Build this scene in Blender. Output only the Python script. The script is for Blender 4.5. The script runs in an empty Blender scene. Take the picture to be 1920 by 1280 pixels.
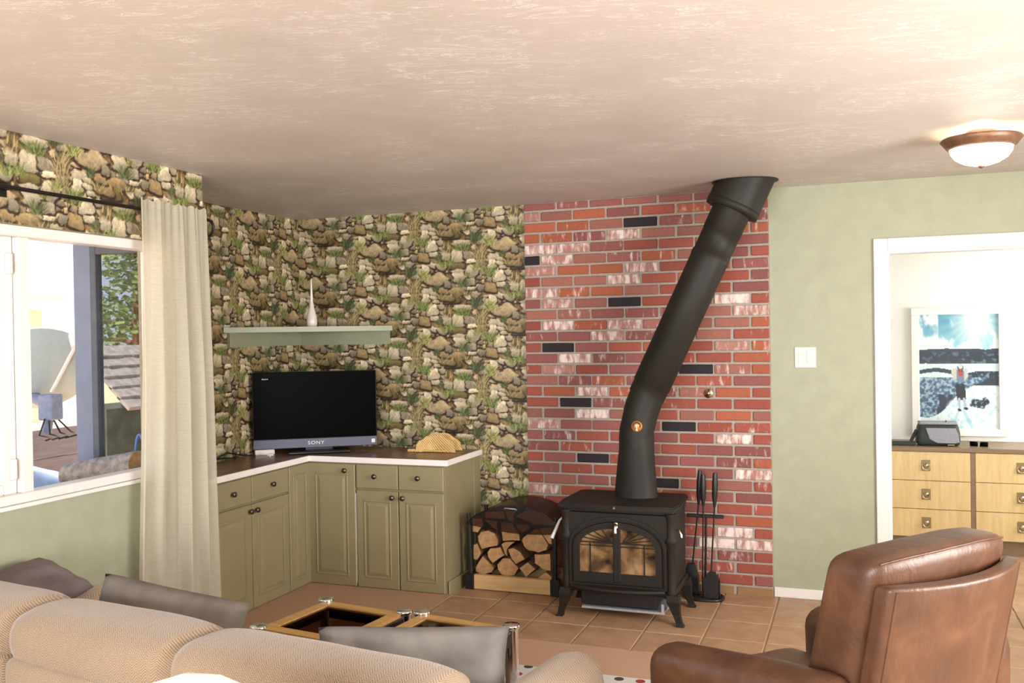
import bpy, bmesh, math, random
from mathutils import Matrix, Vector, noise
random.seed(7)
scene = bpy.context.scene
COL = scene.collection
R = math.radians

# ------------------------------------------------------------------ camera
FPX = 1740.0
EYE = Vector((0, 0, 1.59382))
yaw, pitch, roll = R(20.501354), R(-0.5465364), R(0.9594879)
CR = (Matrix.Rotation(yaw, 3, 'Z') @ Matrix.Rotation(pitch, 3, 'X') @ Matrix.Rotation(roll, 3, 'Y'))
def hit(px, py, ax, val):
    """pixel of the 1920x1280 photograph -> point on the plane coord[ax] = val"""
    d = CR @ Vector(((px - 960) / FPX, 1, -(py - 640) / FPX))
    return EYE + d * ((val - EYE[ax]) / d[ax])
cam = bpy.data.cameras.new('camera'); cam_o = bpy.data.objects.new('camera', cam); COL.objects.link(cam_o)
cam.sensor_width = 36; cam.lens = FPX / 1920 * 36; cam.clip_start = .05; cam.clip_end = 300
m = Matrix.Identity(4)
for i in range(3):
    m[i][0] = CR[i][0]; m[i][1] = CR[i][2]; m[i][2] = -CR[i][1]; m[i][3] = EYE[i]
cam_o.matrix_world = m
scene.camera = cam_o

# ------------------------------------------------------------------ world, sun, daylight, added fill
scene.view_settings.view_transform = 'Standard'; scene.view_settings.look = 'None'
scene.view_settings.exposure = 0.08; scene.view_settings.gamma = 1; scene.view_settings.use_curve_mapping = False
w = bpy.data.worlds.new('sky'); scene.world = w; w.use_nodes = True
wn = w.node_tree; wn.nodes.clear()
bg = wn.nodes.new('ShaderNodeBackground'); wo = wn.nodes.new('ShaderNodeOutputWorld')
bg.inputs[0].default_value = (.78, .88, 1, 1); bg.inputs[1].default_value = 1.5
wn.links.new(bg.outputs[0], wo.inputs[0])
def light(name, kind, loc, energy, color=(1, 1, 1), rot=(0, 0, 0), size=None, portal=False):
    l = bpy.data.lights.new(name, kind); l.energy = energy; l.color = color
    if kind == 'AREA':
        l.shape = 'RECTANGLE'; l.size, l.size_y = size
        if portal: l.cycles.is_portal = True
    elif kind == 'POINT': l.shadow_soft_size = size or .05
    elif kind == 'SUN': l.angle = R(1)
    o = bpy.data.objects.new(name, l); COL.objects.link(o); o.location = loc; o.rotation_euler = rot
    return o
sun = light('sun', 'SUN', (-6, 10, 9), 13.0, (1, .86, .70)); sun.rotation_euler = Vector((.10, -.62, -.78)).to_track_quat('-Z', 'Y').to_euler()
light('window_portal', 'AREA', (-3.30, 2.1, 1.49), 1, size=(3.0, 1.1), rot=(R(90), 0, R(-90)), portal=True)
# added fill lights, set in unseen windows of the rear and right walls
light('rear_fill', 'AREA', (-.6, -2.52, 1.42), 340, (.96, .975, 1), (R(90), 0, 0), (3.2, 1.5))
light('right_fill', 'AREA', (2.52, 2.4, 1.45), 225, (1, .97, .94), (R(90), 0, R(90)), (2.2, 1.3))

light('next_room_fill', 'AREA', (2.52, 6.65, 1.5), 66, (1, .98, .92), (R(90), 0, R(90)), (1.3, 1.3))  # fill light added to brighten the next room, source unseen

# ------------------------------------------------------------------ mesh builder
class MB:
    def __init__(s): s.v = []; s.f = []; s.mi = []; s.sm = []
    def add(s, vs, fs, mi=0, smooth=False, M=None):
        o = len(s.v)
        s.v += [tuple(M @ Vector(p)) if M else tuple(p) for p in vs]
        for f in fs: s.f.append([i + o for i in f]); s.mi.append(mi); s.sm.append(smooth)
        return s
    def box(s, x0, x1, y0, y1, z0, z1, b=0.0, mi=0, M=None):
        if x0 > x1: x0, x1 = x1, x0
        if y0 > y1: y0, y1 = y1, y0
        if z0 > z1: z0, z1 = z1, z0
        if b <= 0:
            vs = [(x, y, z) for x in (x0, x1) for y in (y0, y1) for z in (z0, z1)]
            fs = [(0, 1, 3, 2), (4, 6, 7, 5), (0, 4, 5, 1), (2, 3, 7, 6), (0, 2, 6, 4), (1, 5, 7, 3)]
            return s.add(vs, fs, mi, False, M)
        b = min(b, (x1 - x0) / 2.01, (y1 - y0) / 2.01, (z1 - z0) / 2.01)
        c = ((x0, x1), (y0, y1), (z0, z1)); vs = []; idx = {}
        for sx in (0, 1):
            for sy in (0, 1):
                for sz in (0, 1):
                    for ax in range(3):
                        p = []
                        for a, k in enumerate((sx, sy, sz)):
                            q = c[a][k]
                            if a != ax: q += b if k == 0 else -b
                            p.append(q)
                        idx[(sx, sy, sz, ax)] = len(vs); vs.append(p)
        fs = []
        for ax in range(3):
            a, bb = [(1, 2), (2, 0), (0, 1)][ax]
            for k in (0, 1):
                q = []
                for (i, j) in ((0, 0), (1, 0), (1, 1), (0, 1)):
                    t = [0, 0, 0]; t[ax] = k; t[a] = i; t[bb] = j; q.append(idx[(*t, ax)])
                fs.append(q if k else q[::-1])
        for ax in range(3):      # edges along ax
            a, bb = [(1, 2), (2, 0), (0, 1)][ax]
            for i in (0, 1):
                for j in (0, 1):
                    t0 = [0, 0, 0]; t0[a] = i; t0[bb] = j; t1 = list(t0); t1[ax] = 1
                    q = [idx[(*t0, a)], idx[(*t1, a)], idx[(*t1, bb)], idx[(*t0, bb)]]
                    fs.append(q)
        for sx in (0, 1):
            for sy in (0, 1):
                for sz in (0, 1): fs.append([idx[(sx, sy, sz, k)] for k in range(3)])
        return s.add(vs, fs, mi, False, M)
    def prism(s, poly, axis, a0, a1, mi=0, M=None, cap_mi=None):
        """poly: 2D points; axis 'x','y','z' extrusion. (x: poly=(y,z); y: poly=(x,z); z: poly=(x,y))"""
        def P(p, t): return {'x': (t, p[0], p[1]), 'y': (p[0], t, p[1]), 'z': (p[0], p[1], t)}[axis]
        n = len(poly); vs = [P(p, a0) for p in poly] + [P(p, a1) for p in poly]
        s.add(vs, [[i, (i + 1) % n, n + (i + 1) % n, n + i] for i in range(n)], mi, False, M)
        s.add(vs, [list(range(n))[::-1], list(range(n, 2 * n))], mi if cap_mi is None else cap_mi, False, M)
        return s
    def rings(s, rs, closed=True, caps=True, mi=0, smooth=True, M=None):
        n = len(rs[0]); vs = [p for r in rs for p in r]; fs = []
        for k in range(len(rs) - 1):
            for i in range(n if closed else n - 1):
                j = (i + 1) % n; fs.append([k * n + i, k * n + j, (k + 1) * n + j, (k + 1) * n + i])
        s.add(vs, fs, mi, smooth, M)
        if caps and closed:
            s.add(list(rs[0]), [list(range(n))[::-1]], mi, False, M); s.add(list(rs[-1]), [list(range(n))], mi, False, M)
        return s
    def lathe(s, prof, n=24, mi=0, c=(0, 0, 0), M=None, sy=1.0, caps=True):
        rs = [[(c[0] + r * math.cos(2 * math.pi * i / n), c[1] + sy * r * math.sin(2 * math.pi * i / n), c[2] + z) for i in range(n)] for r, z in prof]
        return s.rings(rs, True, caps, mi, True, M)
    def cyl(s, p0, p1, r0, r1=None, n=16, mi=0, caps=True):
        return s.tube([p0, p1], [r0, r0 if r1 is None else r1], n, mi, caps)
    def tube(s, pts, rad, n=10, mi=0, caps=True):
        pts = [Vector(p) for p in pts]
        if not hasattr(rad, '__len__'): rad = [rad] * len(pts)
        rs = []; ref = None
        for i, p in enumerate(pts):
            t = (pts[min(i + 1, len(pts) - 1)] - pts[max(i - 1, 0)]).normalized()
            if ref is None: ref = Vector((0, 0, 1)) if abs(t.z) < .9 else Vector((1, 0, 0))
            a = t.cross(ref).normalized(); b = a.cross(t).normalized(); ref = b
            rs.append([tuple(p + rad[i] * (math.cos(2 * math.pi * k / n) * a + math.sin(2 * math.pi * k / n) * b)) for k in range(n)])
        return s.rings(rs, True, caps, mi, True)
    def rbox(s, c, size, r, n=6, fn=None, mi=0, M=None):
        """rounded box (smooth), optional deform fn(x,y,z)->(x,y,z) in local centred coords"""
        hx, hy, hz = [q / 2 for q in size]; r = min(r, hx, hy, hz)
        key = {}; vs = []; fs = []
        def put(p):
            q = [max(-(h - r), min(h - r, a)) for a, h in zip(p, (hx, hy, hz))]
            d = Vector([a - b for a, b in zip(p, q)])
            if d.length > 1e-9: d = d.normalized() * r
            t = (q[0] + d.x, q[1] + d.y, q[2] + d.z); k = tuple(round(a, 5) for a in t)
            if k not in key: key[k] = len(vs); vs.append(t)
            return key[k]
        def samp(h):
            k = 3; ang = [i / k for i in range(k + 1)]
            lo = [-h + r * (1 - math.cos(a * math.pi / 2)) for a in ang]
            mid = [-(h - r) + 2 * (h - r) * i / n for i in range(1, n)] if h - r > 1e-6 else []
            hi = [-x for x in lo[::-1]]
            o = lo + mid + hi; out = []
            for x in o:
                if not out or x - out[-1] > 1e-6: out.append(x)
            return out
        S = [samp(hx), samp(hy), samp(hz)]; H = (hx, hy, hz)
        for ax in range(3):
            a, b = [(1, 2), (2, 0), (0, 1)][ax]
            for sg in (-1, 1):
                for i in range(len(S[a]) - 1):
                    for j in range(len(S[b]) - 1):
                        q = []
                        for (u, v) in ((i, j), (i + 1, j), (i + 1, j + 1), (i, j + 1)):
                            p = [0, 0, 0]; p[ax] = sg * H[ax]; p[a] = S[a][u]; p[b] = S[b][v]; q.append(put(p))
                        q = list(dict.fromkeys(q))
                        if len(q) >= 3: fs.append(q if sg > 0 else q[::-1])
        if fn: vs = [fn(*p) for p in vs]
        vs = [(p[0] + c[0], p[1] + c[1], p[2] + c[2]) for p in vs]
        return s.add(vs, fs, mi, True, M)
    def mesh(s, name, mats):
        me = bpy.data.meshes.new(name); me.from_pydata(s.v, [], s.f)
        for mt in (mats if isinstance(mats, (list, tuple)) else [mats]): me.materials.append(mt)
        me.polygons.foreach_set('material_index', s.mi); me.polygons.foreach_set('use_smooth', s.sm)
        bm = bmesh.new(); bm.from_mesh(me); bmesh.ops.recalc_face_normals(bm, faces=bm.faces); bm.to_mesh(me); bm.free()
        me.update(); return me

def link(name, data, parent=None, loc=(0, 0, 0), rotz=0):
    o = bpy.data.objects.new(name, data); COL.objects.link(o); o.location = loc; o.rotation_euler = (0, 0, rotz)
    if parent: o.parent = parent
    return o
def tag(o, label=None, cat=None, group=None, kind=None):
    for k, v in (('label', label), ('category', cat), ('group', group), ('kind', kind)):
        if v: o[k] = v
    return o
def thing(name, label, cat, loc=(0, 0, 0), rotz=0, group=None, kind=None):
    return tag(link(name, None, None, loc, rotz), label, cat, group, kind)
def part(name, mb, mats, parent, label=None, loc=(0, 0, 0)):
    return tag(link(name, mb.mesh(name, mats), parent, loc), label)
def solo(name, mb, mats, label, cat, loc=(0, 0, 0), rotz=0, group=None, kind=None):
    return tag(link(name, mb.mesh(name, mats), None, loc, rotz), label, cat, group, kind)
def struct(name, mb, mats, label=None):
    return tag(link(name, mb.mesh(name, mats)), label, None, None, 'structure')

# ------------------------------------------------------------------ materials
class NT:
    def __init__(s, name):
        s.m = bpy.data.materials.new(name); s.m.use_nodes = True; s.t = s.m.node_tree
        s.b = s.t.nodes['Principled BSDF']; s.o = s.t.nodes['Material Output']
    def n(s, kind, **kw):
        x = s.t.nodes.new('ShaderNode' + kind)
        for k, v in kw.items():
            if k.startswith('i_'):
                key = k[2:]; key = int(key) if key.isdigit() else key.replace('_', ' ')
                x.inputs[key].default_value = v
            else: setattr(x, k, v)
        return x
    def l(s, a, b):
        s.t.links.new(a, b)
    def math(s, op, a, b=None, c=None):
        x = s.n('Math', operation=op)
        for i, v in enumerate((a, b, c)):
            if v is None: continue
            if isinstance(v, (int, float)): x.inputs[i].default_value = v
            else: s.l(v, x.inputs[i])
        return x.outputs[0]
    def mix(s, fac, a, b, blend='MIX'):
        x = s.n('Mix', data_type='RGBA', blend_type=blend)
        for sock, v in ((x.inputs['Factor'], fac), (x.inputs[6], a), (x.inputs[7], b)):
            if isinstance(v, (int, float)): sock.default_value = v
            elif isinstance(v, tuple): sock.default_value = (*v[:3], 1)
            else: s.l(v, sock)
        return x.outputs[2]
    def ramp(s, fac, stops, interp='LINEAR'):
        x = s.n('ValToRGB'); e = x.color_ramp; e.interpolation = interp
        while len(e.elements) < len(stops): e.elements.new(.5)
        for el, (p, c) in zip(e.elements, stops):
            el.position = p; el.color = (*c, 1) if isinstance(c, tuple) else (c, c, c, 1)
        s.l(fac, x.inputs[0]); return x.outputs[0]
    def coord(s, scale=(1, 1, 1), kind='Object', rot=(0, 0, 0)):
        tc = s.n('TexCoord'); mp = s.n('Mapping'); mp.inputs['Scale'].default_value = scale; mp.inputs['Rotation'].default_value = rot
        s.l(tc.outputs[kind], mp.inputs['Vector']); return mp.outputs[0]
    def noise(s, vec, scale, detail=3, rough=.55, dist=0):
        x = s.n('TexNoise', i_Scale=scale, i_Detail=detail, i_Roughness=rough, i_Distortion=dist)
        s.l(vec, x.inputs['Vector']); return x
    def bump(s, h, strength=.3, dist=.01):
        x = s.n('Bump'); x.inputs['Strength'].default_value = strength; x.inputs['Distance'].default_value = dist
        s.l(h, x.inputs['Height']); s.l(x.outputs[0], s.b.inputs['Normal']); return x
    def set(s, **kw):
        for k, v in kw.items():
            key = k.replace('_', ' ')
            if isinstance(v, tuple): s.b.inputs[key].default_value = (*v[:3], 1)
            elif isinstance(v, (int, float)): s.b.inputs[key].default_value = v
            else: s.l(v, s.b.inputs[key])
        return s
def simple(name, col, rough=.6, metal=0, var=.12, scale=30, bump=0, bdist=.003, coord=(1, 1, 1), spec=.5, emit=0):
    t = NT(name); v = t.coord(coord); nz = t.noise(v, scale, 4)
    d = tuple(c * (1 - var) for c in col); h = tuple(min(1, c * (1 + var)) for c in col)
    c = t.ramp(nz.outputs['Fac'], [(.3, d), (.7, h)])
    t.set(Base_Color=c, Roughness=rough, Metallic=metal, Specular_IOR_Level=spec)
    if bump: t.bump(nz.outputs['Fac'], bump, bdist)
    if emit: t.set(Emission_Color=col, Emission_Strength=emit)
    return t.m

def wood(name, c1, c2, rough=.5, axis='x', scale=6, stretch=14, bump=.08):
    t = NT(name); sc = {'x': (1, stretch, stretch), 'y': (stretch, 1, stretch), 'z': (stretch, stretch, 1)}[axis]
    v = t.coord(sc); a = t.noise(v, scale, 4, .6, .6); b = t.noise(v, scale * .35, 2)
    f = t.math('ADD', t.math('MULTIPLY', a.outputs['Fac'], .6), t.math('MULTIPLY', b.outputs['Fac'], .4))
    t.set(Base_Color=t.ramp(f, [(.32, c1), (.68, c2)]), Roughness=rough)
    t.bump(a.outputs['Fac'], bump, .002); return t.m

def mat_paint():
    t = NT('green_paint'); v = t.coord(); a = t.noise(v, 9, 4); b = t.noise(v, 60, 3)
    t.set(Base_Color=t.ramp(a.outputs['Fac'], [(.3, (.30, .305, .21)), (.7, (.335, .34, .235))]), Roughness=.5, Specular_IOR_Level=.35)
    t.bump(t.math('ADD', a.outputs['Fac'], t.math('MULTIPLY', b.outputs['Fac'], .3)), .25, .006); return t.m

def mat_ceiling():
    t = NT('trowelled_ceiling'); v = t.coord((1, 1, 1), rot=(0, 0, R(-18)))
    mp = t.n('Mapping'); mp.inputs['Scale'].default_value = (1, 3.6, 1); t.l(v, mp.inputs['Vector'])
    a = t.noise(mp.outputs[0], 3.6, 7, .66, 1.8); b = t.noise(v, 2.0, 3, .5, .5)
    a2 = t.noise(mp.outputs[0], 8, 6, .7, 2.4)
    s1 = t.math('MULTIPLY', t.ramp(a.outputs['Fac'], [(.535, 0.0), (.552, 1.0), (.57, 0.0)]), t.ramp(b.outputs['Fac'], [(.42, 0.0), (.60, 1.0)]))
    s2 = t.math('MULTIPLY', t.ramp(a2.outputs['Fac'], [(.56, 0.0), (.60, .8), (.66, 0.0)]), t.ramp(t.noise(v, 3.1, 3).outputs['Fac'], [(.54, 0.0), (.70, 1.0)]))
    streak = t.math('MAXIMUM', s1, s2)
    base = t.ramp(b.outputs['Fac'], [(.3, (.53, .478, .44)), (.7, (.59, .53, .495))])
    t.set(Base_Color=t.mix(t.math('MULTIPLY', streak, .9), base, (.97, .93, .90)), Roughness=t.math('SUBTRACT', .5, t.math('MULTIPLY', streak, .2)), Specular_IOR_Level=.45)  # glints on the glossy streaks are painted near-white into the base colour
    t.bump(t.math('ADD', t.math('MULTIPLY', a.outputs['Fac'], .5), streak), .35, .008); return t.m

def mat_brick():
    t = NT('old_brick'); oi = t.n('ObjectInfo'); v = t.coord()
    off = t.n('VectorMath', operation='SCALE'); t.l(oi.outputs['Location'], off.inputs[0]); off.inputs['Scale'].default_value = 3.7
    ad = t.n('VectorMath', operation='ADD'); t.l(v, ad.inputs[0]); t.l(off.outputs[0], ad.inputs[1]); V = ad.outputs[0]
    a = t.noise(V, 45, 5, .65); mp = t.n('Mapping'); mp.inputs['Scale'].default_value = (1, 1, .33); t.l(V, mp.inputs['Vector'])
    wsh = t.noise(mp.outputs[0], 30, 4, .58, .2)
    base = t.mix(.55, oi.outputs['Color'], t.ramp(a.outputs['Fac'], [(.25, .62), (.75, 1.0)]), 'MULTIPLY')
    # whitewash left on some bricks: amount stored in the object's alpha
    th = t.math('SUBTRACT', .80, t.math('MULTIPLY', oi.outputs['Alpha'], .52))
    f = t.n('MapRange'); f.interpolation_type = 'SMOOTHSTEP'; t.l(wsh.outputs['Fac'], f.inputs['Value']); t.l(th, f.inputs['From Min']); t.l(t.math('ADD', th, .26), f.inputs['From Max'])
    f.inputs['To Max'].default_value = .88
    t.set(Base_Color=t.mix(f.outputs[0], base, (.80, .69, .63)), Roughness=.72, Specular_IOR_Level=.3)
    t.bump(a.outputs['Fac'], .35, .004); return t.m

def mat_tile(name, c1, c2, rough=.42, scale=9):
    t = NT(name); oi = t.n('ObjectInfo'); tc = t.n('TexCoord')
    off = t.n('VectorMath', operation='SCALE'); t.l(oi.outputs['Location'], off.inputs[0]); off.inputs['Scale'].default_value = 5.3
    ad = t.n('VectorMath', operation='ADD'); t.l(tc.outputs['Object'], ad.inputs[0]); t.l(off.outputs[0], ad.inputs[1])
    a = t.noise(ad.outputs[0], scale, 5, .6, .4)
    c = t.ramp(a.outputs['Fac'], [(.3, c1), (.7, c2)])
    c = t.mix(.22, c, t.ramp(oi.outputs['Random'], [(0, .70), (1, 1.0)]), 'MULTIPLY')
    t.set(Base_Color=c, Roughness=rough); t.bump(a.outputs['Fac'], .08, .004); return t.m

def mat_herringbone():
    t = NT('herringbone_tweed'); tc = t.n('TexCoord'); sp = t.n('SeparateXYZ'); t.l(tc.outputs['Object'], sp.inputs[0])
    zig = t.math('PINGPONG', t.math('MULTIPLY', sp.outputs[0], 60), 1.0)
    yy = t.math('ADD', t.math('MULTIPLY', sp.outputs[2], 1), t.math('MULTIPLY', sp.outputs[1], .7))
    st = t.math('SINE', t.math('ADD', t.math('MULTIPLY', yy, 800), t.math('MULTIPLY', zig, 14.0)))
    v = t.coord(); nz = t.noise(v, 260, 2); big = t.noise(v, 5, 3)
    f = t.math('ADD', t.math('MULTIPLY', st, .22), t.math('ADD', .28, t.math('MULTIPLY', nz.outputs['Fac'], .5)))
    c = t.ramp(f, [(.25, (.185, .12, .073)), (.75, (.40, .295, .20))])
    c = t.mix(.3, c, t.ramp(big.outputs['Fac'], [(.35, .75), (.65, 1.0)]), 'MULTIPLY')
    t.set(Base_Color=c, Roughness=.9, Specular_IOR_Level=.15, Sheen_Weight=.3); t.bump(f, .35, .003); return t.m

def mat_leather():
    t = NT('brown_leather'); v = t.coord(); a = t.noise(v, 7, 4, .6, .5); b = t.noise(v, 3, 2); vo = t.n('TexVoronoi', i_Scale=260); t.l(v, vo.inputs['Vector'])
    mp = t.n('Mapping'); mp.inputs['Scale'].default_value = (1, 1, .45); t.l(v, mp.inputs['Vector']); wr = t.noise(mp.outputs[0], 16, 4, .55, 1.1)
    c = t.ramp(a.outputs['Fac'], [(.25, (.055, .021, .009)), (.55, (.092, .037, .017)), (.85, (.16, .07, .034))])
    t.set(Base_Color=c, Roughness=t.ramp(b.outputs['Fac'], [(.3, .36), (.7, .5)]), Specular_IOR_Level=.5)
    t.bump(t.math('ADD', t.math('MULTIPLY', wr.outputs['Fac'], 1.0), t.math('MULTIPLY', vo.outputs['Distance'], .04)), .30, .012); return t.m

def mat_sheer():
    t = NT('cream_sheer_fabric'); v = t.coord((1, 1, 1)); nz = t.noise(v, 400, 2); slub = t.noise(t.coord((1, 1, 40)), 14, 3)
    col = t.ramp(slub.outputs['Fac'], [(.3, (.60, .55, .42)), (.7, (.70, .65, .53))])
    df = t.n('BsdfDiffuse'); tl = t.n('BsdfTranslucent'); tr = t.n('BsdfTransparent'); t.l(col, df.inputs[0]); t.l(col, tl.inputs[0])
    m1 = t.n('MixShader'); m1.inputs[0].default_value = .42; t.l(df.outputs[0], m1.inputs[1]); t.l(tl.outputs[0], m1.inputs[2])
    m2 = t.n('MixShader'); t.l(t.ramp(nz.outputs['Fac'], [(.4, .05), (.6, .16)]), m2.inputs[0]); t.l(m1.outputs[0], m2.inputs[1]); t.l(tr.outputs[0], m2.inputs[2])
    t.l(m2.outputs[0], t.o.inputs[0]); return t.m

def mat_glass(name, tint=(1, 1, 1), rough=0.0, refl=.08, see=.92):
    t = NT(name); tr = t.n('BsdfTransparent'); gl = t.n('BsdfGlossy'); tr.inputs[0].default_value = (*tint, 1); gl.inputs['Roughness'].default_value = rough
    lw = t.n('LayerWeight'); lw.inputs[0].default_value = .5
    m = t.n('MixShader'); t.l(t.math('ADD', refl * .5, t.math('MULTIPLY', t.math('POWER', lw.outputs['Facing'], 5.0), .45)), m.inputs[0]); t.l(tr.outputs[0], m.inputs[1]); t.l(gl.outputs[0], m.inputs[2])
    t.l(m.outputs[0], t.o.inputs[0]); return t.m

def mat_mesh_cover():
    t = NT('black_mesh_cover'); tr = t.n('BsdfTransparent'); tr.inputs[0].default_value = (.62, .47, .38, 1)
    p = t.b; p.inputs['Base Color'].default_value = (.012, .010, .010, 1); p.inputs['Roughness'].default_value = .38
    m = t.n('MixShader'); m.inputs[0].default_value = .48; t.l(p.outputs[0], m.inputs[1]); t.l(tr.outputs[0], m.inputs[2]); t.l(m.outputs[0], t.o.inputs[0]); return t.m

def mat_painted_reflection():
    t = NT('stove_glass_painted_reflection'); v = t.coord(); a = t.noise(v, 9, 3, .5, .3); tr = t.n('BsdfTransparent'); tr.inputs[0].default_value = (.75, .6, .45, 1)
    t.set(Base_Color=t.ramp(a.outputs['Fac'], [(.34, (.03, .02, .013)), (.50, (.22, .125, .055)), (.66, (.46, .29, .15))]), Roughness=.12, Specular_IOR_Level=.6)  # tan room reflections and firebrick painted into the glass colour
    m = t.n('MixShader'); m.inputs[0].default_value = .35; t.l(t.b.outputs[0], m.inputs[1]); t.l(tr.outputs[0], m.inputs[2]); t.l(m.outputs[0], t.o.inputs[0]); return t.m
MT = dict(
    backing=simple('wallpaper_backing', (.30, .25, .17), .7), paint=mat_paint(), ceil=mat_ceiling(), brick=mat_brick(),
    mortar=simple('grey_mortar', (.33, .285, .24), .9, scale=80, bump=.4), white=simple('white_gloss_paint', (.70, .665, .63), .35, var=.03, scale=12),
    vinyl=simple('white_vinyl', (.70, .65, .61), .35, var=.02), tile=mat_tile('terracotta_tile', (.36, .205, .115), (.48, .30, .18)),
    ctile=mat_tile('brown_counter_tile', (.15, .075, .045), (.235, .125, .08), .3), grout=simple('tan_grout', (.58, .44, .30), .9, scale=60),
    cgrout=simple('counter_grout', (.33, .20, .12), .9, scale=60),
    carpet=simple('tan_carpet', (.47, .295, .20), .95, var=.16, scale=320, bump=.5, bdist=.004, spec=.1),
    cab=simple('olive_cabinet_paint', (.275, .235, .13), .38, var=.05, scale=7), knob=simple('antique_pewter', (.16, .13, .11), .3, 1),
    edge=simple('white_counter_edge', (.86, .80, .76), .4, var=.02), shelf=simple('sage_shelf_paint', (.29, .305, .20), .42, var=.05, scale=8),
    iron=simple('black_cast_iron', (.017, .013, .010), .62, var=.25, scale=70, bump=.12, bdist=.002, spec=.25), pipe=simple('black_stove_pipe', (.018, .015, .012), .55, var=.2, scale=8, spec=.28),
    steel=simple('black_steel', (.012, .011, .012), .35), brass=simple('worn_nickel_brass', (.62, .50, .34), .25, 1), nickel=simple('bright_nickel', (.75, .66, .55), .2, 1),
    chrome=simple('chrome', (.82, .82, .84), .08, 1, var=.02), zinc=simple('galvanised_sheet', (.50, .52, .54), .4, .6),
    pine=wood('pale_pine', (.58, .37, .16), (.74, .52, .27), .55, 'x'), oak=wood('honey_oak', (.44, .235, .07), (.62, .37, .13), .35, 'x', 5, 10),
    end=None, bark=simple('split_wood_side', (.23, .115, .05), .85, var=.35, scale=40, bump=.5), cover=mat_mesh_cover(),
    glass=mat_glass('window_glass', (.97, .98, 1), 0, .04), smoke=mat_glass('smoked_glass', (.36, .26, .18), .02, .10), stoveglass=mat_painted_reflection(),
    leather=mat_leather(), tweed=mat_herringbone(), suede=simple('grey_suede', (.155, .13, .108), .85, var=.22, scale=9, spec=.2), suede2=simple('silver_grey_suede', (.185, .17, .155), .8, var=.25, scale=7, spec=.25),
    plum=simple('plum_grey_velvet', (.13, .10, .10), .8, var=.25, scale=8), sheer=mat_sheer(), rod=simple('dark_bronze_rod', (.018, .012, .010), .35, .5),
    black=simple('black_plastic', (.008, .008, .009), .3), gloss=simple('black_glossy_screen', (.0016, .0012, .0012), .3, var=.05, spec=.03), bezel=simple('slate_blue_bezel', (.105, .105, .145), .35, .3, var=.04),
    letter=simple('silver_lettering', (.72, .72, .75), .3, .2), porcelain=simple('cream_porcelain', (.74, .68, .60), .25, var=.03), straw=None, plastic=simple('ivory_plastic', (.62, .54, .48), .4, var=.02),
    cork=simple('bronze_lamp_rim', (.20, .105, .06), .45, .4, var=.25, scale=40), bamboo=wood('blond_bamboo', (.66, .46, .20), (.80, .62, .33), .35, 'z', 5, 9), walnut=wood('walnut_veneer', (.19, .12, .065), (.30, .20, .115), .4, 'x'),
    farwall=simple('white_far_wall', (.86, .87, .84), .6, var=.01), canvas=simple('charcoal_canvas', (.025, .03, .03), .6, var=.2, scale=90), mesh=simple('grey_blue_nylon', (.30, .31, .36), .6, var=.1, scale=60),
    rug=None, plaster=simple('white_plaster', (.8, .8, .78), .8),
)
def mat_straw():
    t = NT('golden_woven_straw'); v = t.coord(); wv = t.n('TexWave', wave_type='BANDS', i_Scale=38, i_Distortion=1.0); wv.bands_direction = 'DIAGONAL'; t.l(v, wv.inputs['Vector'])
    nz = t.noise(v, 40, 3)
    t.set(Base_Color=t.mix(.5, t.ramp(wv.outputs['Fac'], [(.2, (.42, .22, .06)), (.7, (.76, .52, .21))]), t.ramp(nz.outputs['Fac'], [(.3, (.5, .28, .09)), (.7, (.78, .55, .25))])), Roughness=.5)
    t.bump(wv.outputs['Fac'], .5, .004); return t.m
MT['straw'] = mat_straw()
def mat_end():
    t = NT('split_wood_end_grain'); oi = t.n('ObjectInfo'); v = t.coord((1, 1, 1)); a = t.noise(v, 26, 4, .6); b = t.noise(v, 120, 3)
    c = t.ramp(a.outputs['Fac'], [(.3, (.42, .23, .10)), (.55, (.58, .35, .17)), (.75, (.70, .47, .26))])
    c = t.mix(.5, c, t.ramp(oi.outputs['Random'], [(0, .62), (1, 1.0)]), 'MULTIPLY')
    t.set(Base_Color=c, Roughness=.85, Specular_IOR_Level=.2); t.bump(b.outputs['Fac'], .4, .003); return t.m
MT['end'] = mat_end()
def mat_rug():
    t = NT('white_rug_with_small_motifs'); v = t.coord(); vo = t.n('TexVoronoi', i_Scale=9, voronoi_dimensions='2D'); vo.inputs['Randomness'].default_value = .35; t.l(v, vo.inputs['Vector'])
    dot = t.math('LESS_THAN', vo.outputs['Distance'], .20); sp = t.n('SeparateColor'); t.l(vo.outputs['Color'], sp.inputs[0])
    c = t.mix(dot, (.58, .56, .53), t.ramp(sp.outputs[0], [(0, (.30, .05, .05)), (.5, (.06, .06, .05)), (.9, (.35, .12, .09))], 'CONSTANT'))
    t.set(Base_Color=c, Roughness=.95, Specular_IOR_Level=.1); t.bump(t.noise(v, 300, 2).outputs['Fac'], .4, .003); return t.m
MT['rug'] = mat_rug()

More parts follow.
